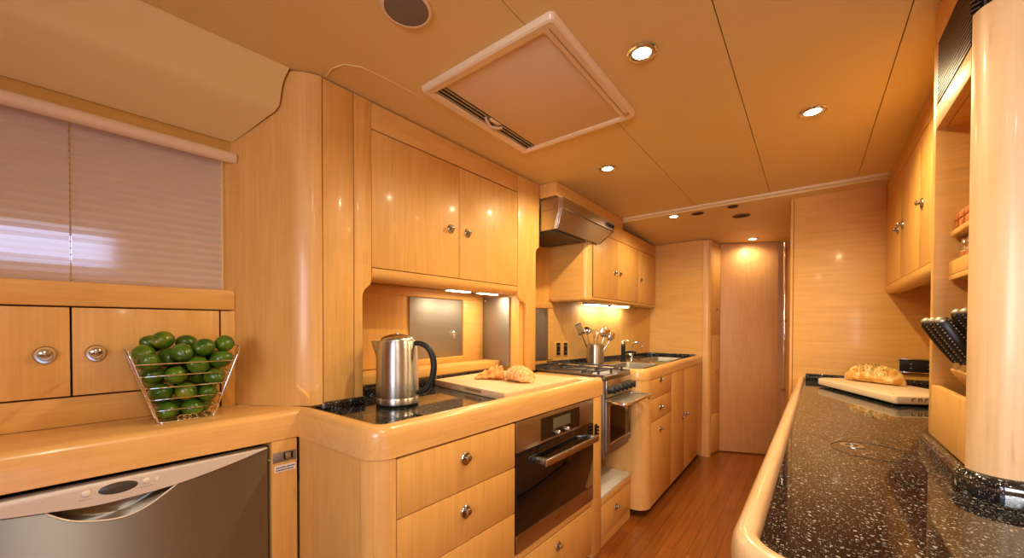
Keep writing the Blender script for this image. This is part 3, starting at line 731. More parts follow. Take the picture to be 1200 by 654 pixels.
PASTRY2 = spotted('sugared_pastry', (.66, .30, .07), (.90, .62, .28), 75, .6, .8, .36, .64)
croissant('croissant', Vector((-1.234, 1.396, Z1)), 38, .150, 'golden flaky croissant with a pointed end, left one on the pale board', 1)
croissant('croissant', Vector((-1.078, 1.440, Z1)), -14, .168, 'sugar-dusted croissant on the pale board, end toward the fiddle rail', 2)

# ================================================================== COOKER
t = thing('cooker', 'narrow steel gas cooker with black knobs between the counters', 'cooker', (-1.1, 2.08, .40))
Y0, Y1, XF = 1.905, 2.255, -.868
mb = MB(); mb.box(Y0, Y1, -1.40, XF-.002, .47, .885, W, .003); mb.build('body', STEELD, t)
mb = MB(); mb.box(Y0-.01, Y1+.012, -1.42, XF+.004, .885, .906, W, .005); mb.box(Y0-.01, Y1+.012, -1.43, -1.40, .906, .925, W, .003); mb.box(Y0-.01, Y0, -1.40, XF, .906, .917, W, .002); mb.box(Y1+.002, Y1+.012, -1.40, XF, .906, .917, W, .002); mb.build('hob_top', steel('hob_steel', (.26, .22, .17), .36, 'Y'), t)
for (x, y) in ((-1.02, 2.0), (-1.02, 2.17), (-1.27, 2.0), (-1.27, 2.17)):
    mb = MB(); mb.lathe([(0, .9065), (.034, .9065), (.034, .912), (.028, .918), (.012, .9205), (0, .921)], Matrix.Translation((x, y, 0)), 20); mb.build('burner', IRON, t)
mb = MB()
for y in (1.92, 2.085, 2.24): mb.box(y-.004, y+.004, -1.38, -.90, .926, .934, W, .002)
for x in (-1.36, -1.27, -1.145, -1.02, -.915): mb.box(1.92, 2.24, x-.004, x+.004, .9255, .9335, W, .002)
for x in (-1.37, -.91):
    for y in (1.92, 2.085, 2.24): mb.box(y-.005, y+.005, x-.005, x+.005, .906, .928, W)
mb.build('pan_grid', IRON, t)
mb = MB(); mb.extr([(XF-.002, Y0, .79), (XF+.014, Y0, .795), (XF+.010, Y0, .884), (XF-.002, Y0, .884)], (0, Y1-Y0, 0), .002); mb.build('control_panel', STEEL, t)
for k in range(6):
    mb = MB(); M = Matrix.Translation((XF+.0115, 1.935+.058*k, .833)) @ Matrix.Rotation(PI/2, 4, 'Y')
    mb.lathe([(0, 0), (.023, 0), (.023, .006), (.019, .010), (.016, .030), (.013, .034), (0, .034)], M, 20); mb.box(1.935+.058*k-.004, 1.935+.058*k+.004, XF+.034, XF+.051, .815, .851, W, .002); mb.build('knob', BLK, t)
mb = MB(); mb.box(Y0, Y1, XF-.002, XF+.012, .50, .785, W, .004); dr = mb.build('oven_door', STEELD, t)
mb = MB(); mb.box(Y0+.04, Y1-.035, XF+.0125, XF+.014, .545, .745, W); mb.build('door_glass', BLKG, dr)
mb = MB(); y0, y1, z0, z1 = Y0+.035, Y1-.03, .538, .752; mb.tube([(XF+.014, y0, z1), (XF+.014, y0, z0), (XF+.014, y1, z0), (XF+.014, y1, z1)], .004, 8, True); mb.build('glass_trim', CHROME, dr)
mb = MB(); zr = .775; mb.tube([(XF+.012, Y0+.005, zr), (XF+.115, Y0-.03, zr), (XF+.128, Y0-.022, zr), (XF+.132, Y0-.005, zr), (XF+.132, Y1+.012, zr), (XF+.128, Y1+.024, zr), (XF+.115, Y1+.028, zr), (XF+.012, Y1-.002, zr)], .0075, 10)
for y in (Y0+.0, Y1+.005): mb.tube([(XF+.12, y+.012*math.cos(2*PI*k/14), zr-.017+.012*math.sin(2*PI*k/14)) for k in range(14)], .0028, 6, True)
mb.build('guard_rail', CHROME, t)
mb = MB(); mb.box(Y0+.0, Y1-.002, XF+.014, XF+.120, zr-.006, zr-.001, W, .002); mb.build('rail_tray', STEELD, t)
for y in (Y0-.013, Y1+.013):
    mb = MB(); mb.lathe([(0, -.012), (.018, -.012), (.018, .012), (0, .012)], Matrix.Translation((-1.12, y, .80)) @ Matrix.Rotation(PI/2, 4, 'X'), 16); mb.build('gimbal_pivot', IRON, t)
t = thing('cooker_base_cabinet', 'maple base under the cooker with white ledge and one drawer', 'cabinet', (-1.1, 2.08, 0))
mb = MB(); mb.box(1.876, 2.285, -1.45, -.866, .262, .280, W, .003); mb.build('ledge', WHITE, t)
mb = MB(); mb.box(1.876, 2.285, -1.45, -1.43, .28, .885); mb.build('back_board', WHITE, t)
mb = MB(); mb.box(1.876, 2.285, -1.40, -.885, .0, .261); mb.build('carcass', DARK, t)
mb = MB(); mb.box(1.876, 2.285, -.884, -.866, .222, .261, W, .002); mb.build('rail', WH, t)
d = panel(t, 'drawer', W, 1.876, 2.285, .055, .221, n=-.866); knob(d, W, 2.06, -.866, .152, .85)
mb = MB(); mb.box(1.876, 2.285, -.884, -.870, 0, .054); mb.build('plinth', WH, t)

# ------------------------------------------------------------------ extractor hood
t = thing('extractor_hood', 'brushed steel extractor hood with chamfered front over the cooker', 'hood', (-1.3, 2.33, 1.75))
HXF, HYA, HYB = -1.150, 1.932, 2.655
mb = MB()
top = [(-1.60, HYA), (HXF, HYA), (HXF, HYB), (-1.192, HYB), (-1.192, 2.340), (-1.60, 2.340)]
bot = [(-1.60, HYA), (HXF-.03, HYA-.003), (HXF-.03, HYB-.165), (-1.192, HYB-.170), (-1.192, 2.340), (-1.60, 2.340)]
mb.loft([[Vector((x, y, z)) for x, y in P_] for P_, z in ((bot, 1.748), (top, 1.862))])
mb.loft([[Vector((x, y, z)) for x, y in top] for z in (1.8635, 1.9295)])
mb.build('shell', STEELH, t)
mb = MB(); mb.extr([Vector((x, y, 1.8605)) for x, y in ((-1.16, HYA+.002), (HXF+.0025, HYA+.002), (HXF+.0025, HYB-.004), (-1.16, HYB-.004))], (0, 0, .006)); mb.build('crease', DARK, t)
for y, yb_ in ((HYA, HYA-.004), (HYB, HYB-.165)):
    mb = MB()
    for dx in (.002, -.010, -.021): mb.tube([(HXF+dx, y, 1.929), (HXF+dx, y, 1.862), (HXF-.03+dx, yb_, 1.749)], .0026, 6)
    mb.build('edge_trim', CHROME, t)
mb = MB(); mb.box(1.955, 2.32, -1.58, -1.20, 1.739, 1.7475, W, .002); mb.build('filter', IRON, t)
for y in (2.555, 2.595, 2.635):
    mb = MB(); mb.lathe([(0, 0), (.011, 0), (.011, .012), (.008, .017), (0, .017)], Matrix.Translation((HXF, y, 1.897)) @ Matrix.Rotation(PI/2, 4, 'Y'), 14); mb.build('switch', BLK, t)
mb = MB(); mb.box(1.936, 2.949, -1.70, -1.193, 1.9455, CEIL-.003, W, .002); tag(mb.build('soffit_board', WH), 'maple soffit box between the steel hood and the ceiling', 'soffit')

# ================================================================== SINK COUNTER
FX = -.775
t = thing('sink_cabinet', 'far maple base cabinet with rounded corner, drawers and doors under the sink', 'cabinet', (-1.0, 3.0, .04))
YN = 2.292; rr_ = .085
mb = MB(); pts = [(-1.35, YN)]+arc(FX-rr_, YN+rr_, rr_, -90, 0, 10)
mb.extr([Vector((x, y, .05)) for x, y in pts]+[Vector((FX, YN+.088, .05)), Vector((FX-.019, YN+.088, .05)), Vector((FX-.03, YN+.03, .05)), Vector((-1.35, YN+.02, .05))], (0, 0, .796), 0); mb.build('corner_post', WCOL, t, ang=50)
mb = MB(); mb.box(2.385, 3.62, -1.26, FX-.0195, .05, .755); mb.build('carcass', DARK, t)
yd = 2.82
for z0, z1, kz in ((.72, .846, .825), (.575, .72, .648), (.05, .575, .503)):
    d = panel(t, 'drawer', W, YN+.0885, yd, z0, z1, n=FX, gap=.0020); knob(d, W, 2.56, FX, kz, .85)
for y0, y1, k in ((yd, 3.175, 3.125), (3.175, 3.625, 3.225)):
    d = panel(t, 'door', W, y0, y1, .05, .846, n=FX, gap=.0020); knob(d, W, k, FX, .486, .85)
mb = MB(); mb.box(3.626, 3.765, -1.2, FX-.0005, 0.05, .846); mb.build('end_filler', WV, t)
mb = MB(); mb.box(2.40, 3.76, -1.2, FX-.085, 0, .0495); mb.build('plinth', DARK, t)

t = thing('sink_worktop', 'far black granite worktop with maple fiddle rail around a twin sink', 'worktop', (-1.05, 3.0, .85))
rc = .088
path = [(-1.40, YN-.003)]+arc(FX+.003-rc, YN-.003+rc, rc, -90, 0, 10)+[(FX+.003, 3.766)]
rimF = [(0, .8475), (.001, .888), (-.003, .901), (-.011, .911), (-.022, .9145), (-.040, .913), (-.047, .906), (-.048, .895), (-.048, .8475)]
mb = MB(); mb.sweep(path, rimF); mb.build('fiddle_rail', WRIM, t, ang=50)
xb = lambda y: FB.p(0, .002, 0).x + (y)*.22/1.17*1.0
XIN = FX-.046
mb = MB()
def slab(y0, y1, f0, f1):
    q = lambda y, f: Vector((xb(y)+(XIN-xb(y))*f, y, .87)); mb.extr([q(y0, f0), q(y0, f1), q(y1, f1), q(y1, f0)], (0, 0, .025))
BW = [(2.50, 2.86, .47, .90), (3.12, 3.52, .40, .88)]
ys = [YN+.046, 2.50, 2.86, 3.12, 3.52, 3.765]
slab(ys[0], ys[1], 0, 1); slab(ys[2], ys[3], 0, 1); slab(ys[4], ys[5], 0, 1)
for (y0, y1, f0, f1) in BW: slab(y0, y1, 0, f0); slab(y0, y1, f1, 1)
mb.build('granite_slab', GRAN, t)
mb = MB(); mb.extr([(xb(2.34)+.0, 2.34, .8955), (xb(2.34)+.016, 2.34, .8955), (xb(3.76)+.016, 3.76, .8955), (xb(3.76), 3.76, .8955)], (0, 0, .024)); mb.box(3.748, 3.765, xb(3.76)+.018, XIN, .8955, .919, W, .002); mb.build('upstand', GRAN, t)
for (y0, y1, f0, f1) in BW:
    x0 = xb((y0+y1)/2)+(XIN-xb((y0+y1)/2))*f0; x1 = xb((y0+y1)/2)+(XIN-xb((y0+y1)/2))*f1
    mb = MB(); a = (y0+.012, y1-.012, x0+.03, x1-.012)
    def rr4(m, z, r=.035):
        o = []
        for (cx, cy, st) in ((a[3]-m-r, a[1]-m-r, 0), (a[2]+m+r, a[1]-m-r, 90), (a[2]+m+r, a[0]+m+r, 180), (a[3]-m-r, a[0]+m+r, 270)): o += [Vector((x, y, z)) for x, y in arc(cx, cy, r, st, st+90, 5)]
        return o
    mb.loft([rr4(-.016, .8955), rr4(-.016, .8985), rr4(-.002, .8985), rr4(.002, .892), rr4(.008, .77), rr4(.03, .762)], cap=False)
    bm = mb.bm; bm.verts.ensure_lookup_table(); mb.extr(rr4(.03, .760), (0, 0, .002)); mb.build('sink_bowl', STEELD, t)
# tap: chrome swan neck beside black and chrome lever mixer
TC = Vector((-1.20, 2.985, .8955))
t = thing('mixer_tap', 'black and chrome lever mixer tap at the back of the far sink', 'tap', TC)
mb = MB(); mb.lathe([(0, 0), (.024, 0), (.024, .006), (.017, .010), (.016, .10), (.018, .115), (.014, .128), (0, .130)], Matrix.Translation(TC), 18); mb.tube([TC+Vector((0, 0, .06)), TC+Vector((.05, .01, .075)), TC+Vector((.10, .02, .07))], .010, 8); mb.build('body', BLK, t)
mb = MB(); mb.ball(TC+Vector((0, 0, .140)), .021, 2); mb.tube([TC+Vector((0, 0, .145)), TC+Vector((.03, -.02, .165)), TC+Vector((.055, -.035, .160))], [.010, .008, .006], 8); mb.build('lever', CHROME, t)
T2 = Vector((-1.19, 3.14, .8955))
t = thing('swan_neck_tap', 'slim chrome swan neck spout right of the black mixer', 'tap', T2)
mb = MB(); mb.lathe([(0, 0), (.022, 0), (.022, .006), (.011, .012), (.010, .04), (0, .041)], Matrix.Translation(T2), 18); mb.build('base', CHROME, t)
mb = MB(); n = 14; pts = [T2+Vector((0, 0, .035)), T2+Vector((0, 0, .08))]+[T2+Vector((.05-.05*math.cos(PI*k/n*.92), .0, .10+.045*math.sin(PI*k/n*.92))) for k in range(n+1)]; mb.tube(pts, .0065, 10); mb.build('spout', CHROME, t)
mb = MB(); mb.tube([T2+Vector((0, 0, .03)), T2+Vector((.0, -.03, .045))], .005, 8); mb.build('lever', CHROME, t)

# ------------------------------------------------------------------ utensil pot
PC = Vector((-1.312, 2.705, .8957)); PR = .066
t = thing('utensil_pot', 'polished steel cylinder pot holding cooking utensils by the cooker', 'pot', PC)
MB().lathe([(0, 0), (PR, 0), (PR, .138), (PR-.0025, .138), (PR-.0025, .004), (0, .004)], Matrix.Translation(PC), 36).build('body', KST, t)
MB().lathe([(PR-.004, .135), (PR+.0015, .135), (PR+.0015, .141), (PR-.004, .141), (PR-.004, .135)], Matrix.Translation(PC), 36).build('rim', CHROME, t)
camR = Vector((.795, .607, 0)); camB = Vector((.607, -.795, 0))
def utensil(name, label, b, h, head, mat=CHROME):
    p0 = PC+camR*b[0]+camB*b[1]+Vector((0, 0, .008)); p1 = PC+camR*h[0]+camB*h[1]+Vector((0, 0, h[2])); d = (p1-p0).normalized()
    o = thing(name, label, 'utensil', p0, 'utensils in the steel pot')
    mb = MB(); mb.tube([p0, p0+(p1-p0)*.5, p1], .0042, 8); mb.build('handle', mat, o)
    mb = MB(); side = d.cross(camB).normalized(); fw = side.cross(d).normalized()
    Mx = Matrix((side, fw, d)).transposed().to_4x4(); Mx.translation = p1
    if head == 'spoon': mb.ball(Vector(), .027, 2, (1, .28, 1.45)); bmesh.ops.translate(mb.bm, vec=(0, 0, .032), verts=mb.bm.verts)
    elif head == 'round':
        mb.lathe([(0, 0), (.028, .001), (.040, .006), (.0415, .006), (.0415, .004), (.029, -.0015), (0, -.0025)], Matrix.Translation((0, 0, .038)) @ Matrix.Rotation(PI/2, 4, 'X'), 24)
        for k in range(8): mb.box(.0, .0, 0, 0, 0, 0) if False else None
    elif head == 'ladle':
        mb.lathe([(0, -.026), (.016, -.023), (.028, -.012), (.033, .004), (.031, .004), (.026, -.010), (.015, -.020), (0, -.023)], Matrix.Translation((0, .02, .020)) @ Matrix.Rotation(-.9, 4, 'X'), 20)
    elif head == 'turner':
        for k in range(5): mb.box(-.004, .004, -.022+.010*k, -.017+.010*k, .004, .082, W, .0008) if k < 5 else None
        mb.box(-.003, .003, -.024, .026, .078, .088, W, .001); mb.box(-.003, .003, -.024, .026, .0, .010, W, .001)
    elif head == 'whisk':
        for k in range(4):
            a = PI*k/4; mb.tube([Vector((.021*math.sin(PI*q/12)*math.cos(a)*(1 if q <= 6 else 1), .021*math.sin(PI*q/12)*math.sin(a), .075*(1-abs(1-q/6)**1.6))) if q <= 6 else Vector((-.021*math.sin(PI*q/12)*math.cos(a), -.021*math.sin(PI*q/12)*math.sin(a), .075*(1-abs(1-q/6)**1.6))) for q in range(13)], .0012, 5)
    elif head == 'fork':
        for k in (-1, 1): mb.tube([Vector((0, 0, 0)), Vector((k*.010, 0, .012)), Vector((k*.010, .004, .06))], .0028, 6)
        mb.tube([Vector((0, 0, 0)), Vector((0, .002, .06))], .0028, 6)
    mb.bm.transform(Mx); mb.build('head', mat, o)
utensil('turner', 'slotted dark turner leaning furthest left in the steel pot', (-.02, .0), (-.105, .01, .215), 'turner', simple('dark_utensil_steel', (.14, .11, .08), .35, .8))
utensil('ladle', 'bowl-ended ladle standing second from left in the steel pot', (-.01, -.02), (-.062, -.01, .225), 'ladle')
utensil('whisk', 'wire whisk upright in the middle of the steel pot', (-.002, .02), (-.012, .02, .18), 'whisk')
utensil('serving_fork', 'short three-tined serving fork near the pot centre', (.012, -.015), (.020, -.01, .185), 'fork')
utensil('skimmer', 'round-headed skimmer raised highest right of centre in the steel pot', (.012, .01), (.062, .02, .195), 'round')
utensil('spoon', 'long spoon leaning furthest right in the steel pot', (.024, .0), (.105, .01, .170), 'spoon')

# sockets, splash plate and lamp on the sink wall
for i, (s, z, lb) in enumerate(((2.455, 1.005, 'left black wall socket behind the cooker'), (2.535, 1.003, 'right black wall socket, next to the utensil pot'))):
    ss = s/math.cos(FB.a)
    t = thing('wall_socket', lb, 'socket', FB.p(ss, .002, z-.05), 'pair of sockets on the sink wall')
    mb = MB(); mb.box(ss-.030, ss+.030, .0005, .008, z-.055, z+.055, FB, .003); mb.build('plate', WH, t)
    mb = MB(); mb.box(ss-.020, ss+.020, .0085, .0125, z-.046, z+.046, FB, .002); mb.build('insert', BLK, t)
    mb = MB()
    for dz in (.022, -.022):
        for ds in (-.007, .007): mb.box(ss+ds-.002, ss+ds+.002, .0125, .0130, z+dz-.006, z+dz+.006, FB)
    mb.build('slot', STEEL, t)
t = thing('cooker_splashback', 'dull steel splashback plate on the wall left of the sockets', 'plate', FB.p(2.2, .002, .95))
mb = MB(); mb.box(1.99, 2.385, .0005, .006, .93, 1.30, FB, .001); mb.build('steel_plate', STEELD, t)
mb = MB(); mb.box(1.99, 2.44, .0005, .012, 1.302, 1.345, FB, .002); mb.box(2.387, 2.44, .0005, .012, .93, 1.30, FB, .002); mb.build('frame', WH, t)

# ------------------------------------------------------------------ upper cabinets over the sink
UX = -1.195; YU = 2.365
t = thing('sink_wall_cabinet', 'far three-door maple wall cabinet with rounded corner over the sink', 'cabinet', (-1.25, 3.1, 1.345))
pts = arc(UX-.05, YU+.05, .05, -90, 0, 8)
zt = ceil_far(3.765)-.004
mb = MB(); mb.extr([Vector((x, y, 1.372)) for x, y in pts]+[Vector((UX, YU+.062, 1.372)), Vector((UX-.03, YU+.062, 1.372)), Vector((UX-.052, YU+.025, 1.372))], (0, 0, .572)); mb.build('corner_post', WCOL, t, ang=50)
mb = MB(); mb.box(YU, YU+.018, -1.515, UX-.0525, 1.372, 1.944); mb.build('side_panel', WX, t)
mb = MB(); mb.extr([(xb(2.38)+.004, 2.38, 1.374), (UX-.0195, 2.408, 1.374), (UX-.0195, 3.764, 1.374), (xb(3.764)+.004, 3.764, 1.374)], (0, 0, .57)); mb.build('carcass', DARK, t)
for y0, y1, k in ((2.409, 2.85, 2.80), (2.85, 3.305, 2.90), (3.305, 3.762, 3.365)):
    d = panel(t, 'door', W, y0, y1, 1.378, 1.838, n=UX); knob(d, W, k, UX, 1.582, .8)
panel(t, 'header', W, 2.409, 3.762, 1.839, 1.945, n=UX, mat=WH)
prof = [(-.02, 1.376), (.0, 1.376), (.002, 1.36), (-.006, 1.350), (-.02, 1.346), (-.05, 1.345), (-.05, 1.371)]
mb = MB(); path = [(-1.50, YU)]+pts+[(UX, 3.764)]
mb.sweep(path, [(o, z) for o, z in prof]); mb.build('valance', WH, t, ang=50)
t = thing('tube_light', 'bright tube lamp under the far wall cabinet above the utensil pot', 'light', (-1.33, 3.0, 1.34))
s0, s1 = 2.75, 3.36
mb = MB(); mb.box(s0, s1, .03, .085, 1.345, 1.3735, FB, .004); mb.build('housing', WHITE, t)
for a_, b_ in ((s0+.015, (s0+s1)/2-.03), ((s0+s1)/2+.03, s1-.015)):
    mb = MB(); mb.box(a_, b_, .036, .079, 1.335, 1.3455, FB, .004); mb.build('diffuser', EMT, t)
mb = MB(); mb.box((s0+s1)/2-.02, (s0+s1)/2+.02, .04, .075, 1.335, 1.346, FB, .002); mb.build('switch', BLK, t)

# ------------------------------------------------------------------ far locker, end door, chrome pole
t = thing('corner_locker', 'tall narrow maple locker with rounded edge at the end of the galley', 'locker', (-.70, 3.88, 0))
G = Fr(-.706, 3.80, -12.5); zt = ceil_far(4.0)-.004
pts = [(-.772, 3.762)] + arc(-.742, 3.80, .038, -80, -12, 8)
mb = MB(); mb.extr([Vector((x, y, 0)) for x, y in pts]+[Vector((*G.p(.012, -.001, 0).xy, 0)), Vector((*G.p(.012, -.03, 0).xy, 0)), Vector((-.772, 3.80, 0))], (0, 0, zt+.004)); mb.build('corner_post', WCOL, t, ang=50)
for z0, z1, kz in ((.38, 1.10, .765), (1.10, zt-.05, 1.33), (.02, .38, None)):
    d = panel(t, 'door', G, .014, .185, z0, z1)
    if kz: knob(d, G, .11, 0, kz, .6)
mb = MB(); mb.box(.014, .21, -.10, -.019, 0, zt, G); mb.build('carcass', WV, t)
D = Fr(-.648, 4.005, 115+0); D = Fr(-.6475, 4.00, 0)
de = Vector((.44, .175, 0)).normalized(); dn = Vector((de.y, -de.x, 0))
t = thing('end_door', 'plain maple door panel closing the far end of the galley', 'door', (-.42, 4.1, 0))
p0 = Vector((-.668, 3.990, .012)); mb = MB(); mb.extr([p0, p0+de*.47, p0+de*.47-dn*.03, p0-dn*.03], (0, 0, 1.925), .002); mb.build('panel', wood('end_door_maple', 'Z', (.56, .28, .11), (.68, .37, .155), .45, 0), t)
t = thing('handrail_pole', 'upright chrome pole beside the far end door', 'pole', (-.178, 4.06, 0))
mb = MB(); mb.tube([(-.178, 4.06, .001), (-.178, 4.06, 1.90)], .013, 14); mb.build('tube', CHROME, t)
for z in (.62, 1.22):
    mb = MB(); mb.lathe([(0, -.012), (.018, -.012), (.018, .012), (0, .012)], Matrix.Translation((-.178, 4.06, z)), 16); mb.build('collar', KNOBM, t)

# ================================================================== RIGHT COUNTER
ZG, ZR = .840, .862
t = thing('right_worktop', 'long speckled black granite worktop with pale rounded maple rim', 'worktop', (.3, 1.8, .78))
ox = lambda y: -.0955+(.0355/2.23)*(y-.82)
rad = .105
c = (ox(.66)+rad, .605+rad)
path = [(1.245, .635), (.25, .612)]+[(x, y) for x, y in arc(c[0], c[1], rad, -90, -180, 10)]+[(ox(1.2), 1.2), (ox(3.046), 3.046)]
path = list(reversed(path))
# travelling towards the camera the aisle lies on the right
rimR = [(0, .772), (.001, .828), (-.002, .846), (-.009, .857), (-.018, .862), (-.030, .8605), (-.036, .854), (-.038, .840), (-.038, .772)]
mb = MB(); mb.sweep(path, rimR); mb.build('rim', wood('maple_right_rim', 'Y', (.66, .42, .22), (.82, .58, .34), .26, .5), t, ang=50)
mb = MB(); e = .036
mb.extr([(ox(3.04)+e, 3.047, .81), (ox(1.0)+e, 1.0, .81)]+[(x, y, .81) for x, y in arc(c[0], c[1], rad-e, -180, -90, 8)]+[(.25, .612+e, .81), (1.245, .635+e, .81), (1.245, 1.165, .81), (.42, 1.165, .81), (.42, 1.5, .81), (.655, 1.5, .81), (.655, 3.047, .81)], (0, 0, .030)); mb.build('granite_slab', GRAN, t)
# upstand: along the bulkhead, and round the column base
up = [(0, .8402), (0, .868), (-.004, .878), (-.013, .880), (-.020, .880), (-.020, .8402)]
AX, CY, AF = .262, 1.165, 1.53      # aisle face of alcove unit, its front face, its far end
cr_ = .05
base = [(AX-.0, AF)]+arc(AX+cr_, CY+cr_, cr_, 180, 270, 10)+[(1.245, CY)]
mb = MB(); upo = [(.018, .8402), (.018, .868), (.014, .880), (.004, .884), (0.0005, .884), (.0005, .8402)]
mb.sweep(base, [(o, z) for o, z in upo]); mb.build('upstand', GRAN, t); mb = MB(); mb.box(3.030, 3.049, ox(3.04)+.04, .655, .8402, .880, W, .003); mb.build('upstand', GRAN, t)
t = thing('right_base_cabinet', 'maple base cabinet below the right worktop rim', 'cabinet', (.2, 1.8, 0))
mb = MB(); mb.box(.80, 3.04, .035, .60, .06, .770); mb.box(.67, .80, .12, 1.24, .06, .770); mb.build('carcass', WV, t)
for k in range(4):
    y0 = .82+.55*k; d = panel(t, 'door', Fr(.034, 0, 0), y0, y0+.55, .07, .76, n=0, t=-.016); knob(d, W, y0+.05, .017, .6, .9, True)
mb = MB(); mb.box(.83, 3.0, .08, .58, 0, .059); mb.build('plinth', DARK, t)
# hatch ring let into the granite
mb = MB(); hc = Vector((.100, 1.440, .8402))
pts = [hc+Vector((.062*math.cos(2*PI*k/48), .066*math.sin(2*PI*k/48), 0)) for k in range(48)]
# thin round seam of a flush lid
t2 = thing('bin_lid', 'flush round granite lid with small steel finger ring in the right worktop', 'lid', hc)
mb = MB(); C2 = Vector((.135, 1.41, .8403)); mb.tube([C2+Vector((.085*math.cos(2*PI*k/48), .085*math.sin(2*PI*k/48), 0)) for k in range(48)], .0009, 5, True); mb.build('seam', DARK, t2)
mb = MB(); mb.lathe([(.016, 0), (.027, 0), (.027, .0015), (.016, .0015), (.016, 0)], Matrix.Translation((.098, 1.44, .8401)), 24); mb.lathe([(0, 0), (.006, 0), (.005, .002), (0, .002)], Matrix.Translation((.098, 1.44, .8401)), 12); mb.build('finger_ring', STEEL, t2)

# ------------------------------------------------------------------ alcove unit with vent grille, shelves, column
t = thing('alcove_cabinet', 'tall open maple alcove on the right with vent grille and spice shelves', 'cabinet', (.42, 1.35, .86))
ztp = CEIL-.004
mb = MB(); mb.box(1.505, 1.53, AX, .655, ZG+.046, ztp, W, .004); mb.build('end_panel', WX, t)
mb = MB(); mb.box(1.215, 1.504, .60, .655, ZG+.046, ztp); mb.build('back_panel', WX, t)
mb = MB(); mb.box(1.2175, 1.504, AX+.0005, AX+.018, ZG+.046, 1.022, W, .002); mb.build('apron', WV, t)
# rounded column: one continuous profile
pts = [(AX, CY+.048)]+arc(AX+cr_, CY+cr_, cr_, 182, 270, 10)+[(.3345, CY), (.3345, CY+.05), (AX+.02, CY+.05)]
mb = MB(); mb.extr([Vector((x, y, ZG+.001)) for x, y in pts], (0, 0, 1.822-ZG)); mb.build('column', wood('maple_column', 'Z', (.66, .42, .20), (.82, .57, .31), .42, .12), t, ang=50)
mb = MB(); mb.box(CY+.004, CY+.05, .3375, 1.245, ZG+.001, ztp, W, .002); mb.build('facing_board', WV, t)
mb = MB(); mb.box(CY+.03, CY+.049, AX+.022, .3365, 1.824, ztp, W); mb.build('recess_board', DARK, t)
# header with the louvred grille
mb = MB(); mb.box(1.216, 1.504, AX, AX+.02, 1.705, 1.765, W, .002); mb.box(1.216, 1.504, AX, AX+.02, 1.932, ztp, W, .002); mb.box(1.487, 1.504, AX, AX+.02, 1.765, 1.932, W, .002); mb.build('header', WX, t)
mb = MB(); mb.box(1.216, 1.504, AX+.021, .599, 1.706, 1.724); mb.build('soffit', WX, t)
v = MB()
for k in range(17):
    z = 1.7685+.0096*k; v.extr([(AX-.001, 1.217, z), (AX+.012, 1.217, z+.005), (AX+.012, 1.217, z+.0065), (AX-.001, 1.217, z+.0035)], (0, .268, 0))
v.box(1.217, 1.486, AX+.016, AX+.02, 1.766, 1.931); v.build('vent_grille', VENT, t)
# spice shelf and lower tray
SX = AX+.028
mb = MB(); mb.box(1.2175, 1.502, SX, .598, 1.412, 1.430, W, .007, 3); sh = mb.build('shelf', WX, t)
mb = MB(); mb.box(1.2175, 1.502, SX, .598, 1.300, 1.314, W, .002); mb.box(1.2175, 1.502, SX, SX+.012, 1.3142, 1.350, W, .002); mb.build('spice_tray', WX, t)
# spice jars: upper row on the shelf, lower row in the tray
def jar(loc, label, grp, dark):
    o = thing('spice_jar', label, 'jar', loc, grp)
    T = Matrix.Translation(loc)
    if dark:
        MB().lathe([(0, 0), (.018, 0), (.0195, .004), (.0195, .058), (.015, .062), (0, .062)], T, 18).build('glass_body', JAR, o)
        MB().lathe([(0, .0622), (.0185, .0622), (.0185, .088), (.017, .090), (0, .090)], T, 18).build('cap', CHROME, o)
        MB().lathe([(.0197, .006), (.0199, .006), (.0199, .057), (.0197, .057), (.0197, .006)], T, 18).build('spice_fill', SPICE, o)
    else:
        MB().box(-.016, .016, -.016, .016, 0, .020, Fr(loc.x, loc.y, 0), .003).build('glass_body', SPICE, o).location.z = loc.z-loc.z
        MB().box(-.017, .017, -.017, .017, .0202, .040, Fr(loc.x, loc.y, 0), .005, 3).build('cap', SPICEC, o)
        for ch in o.children: ch.location.z = loc.z
    return o
up0 = jar(Vector((SX+.022, 1.478, 1.4302)), 'orange-capped spice jar at the far end of the upper spice shelf', 'spice jars on the upper shelf', False)
for k in range(1, 4): dup(up0, Vector((SX+.022, 1.478-.045*k, 1.4302)), ('orange-capped spice jar second from the far end of the upper spice shelf', 'orange-capped spice jar third from the far end of the upper spice shelf', 'orange-capped spice jar nearest the column on the upper spice shelf')[k-1])
lo0 = jar(Vector((SX+.034, 1.474, 1.3142)), 'steel-capped spice jar at the far end of the lower tray', 'spice jars in the lower tray', True)
for k in range(1, 4): dup(lo0, Vector((SX+.034, 1.474-.047*k, 1.3142)), ('steel-capped spice jar second from the far end of the lower tray', 'steel-capped spice jar third from the far end of the lower tray', 'steel-capped spice jar nearest the column in the lower tray')[k-1])

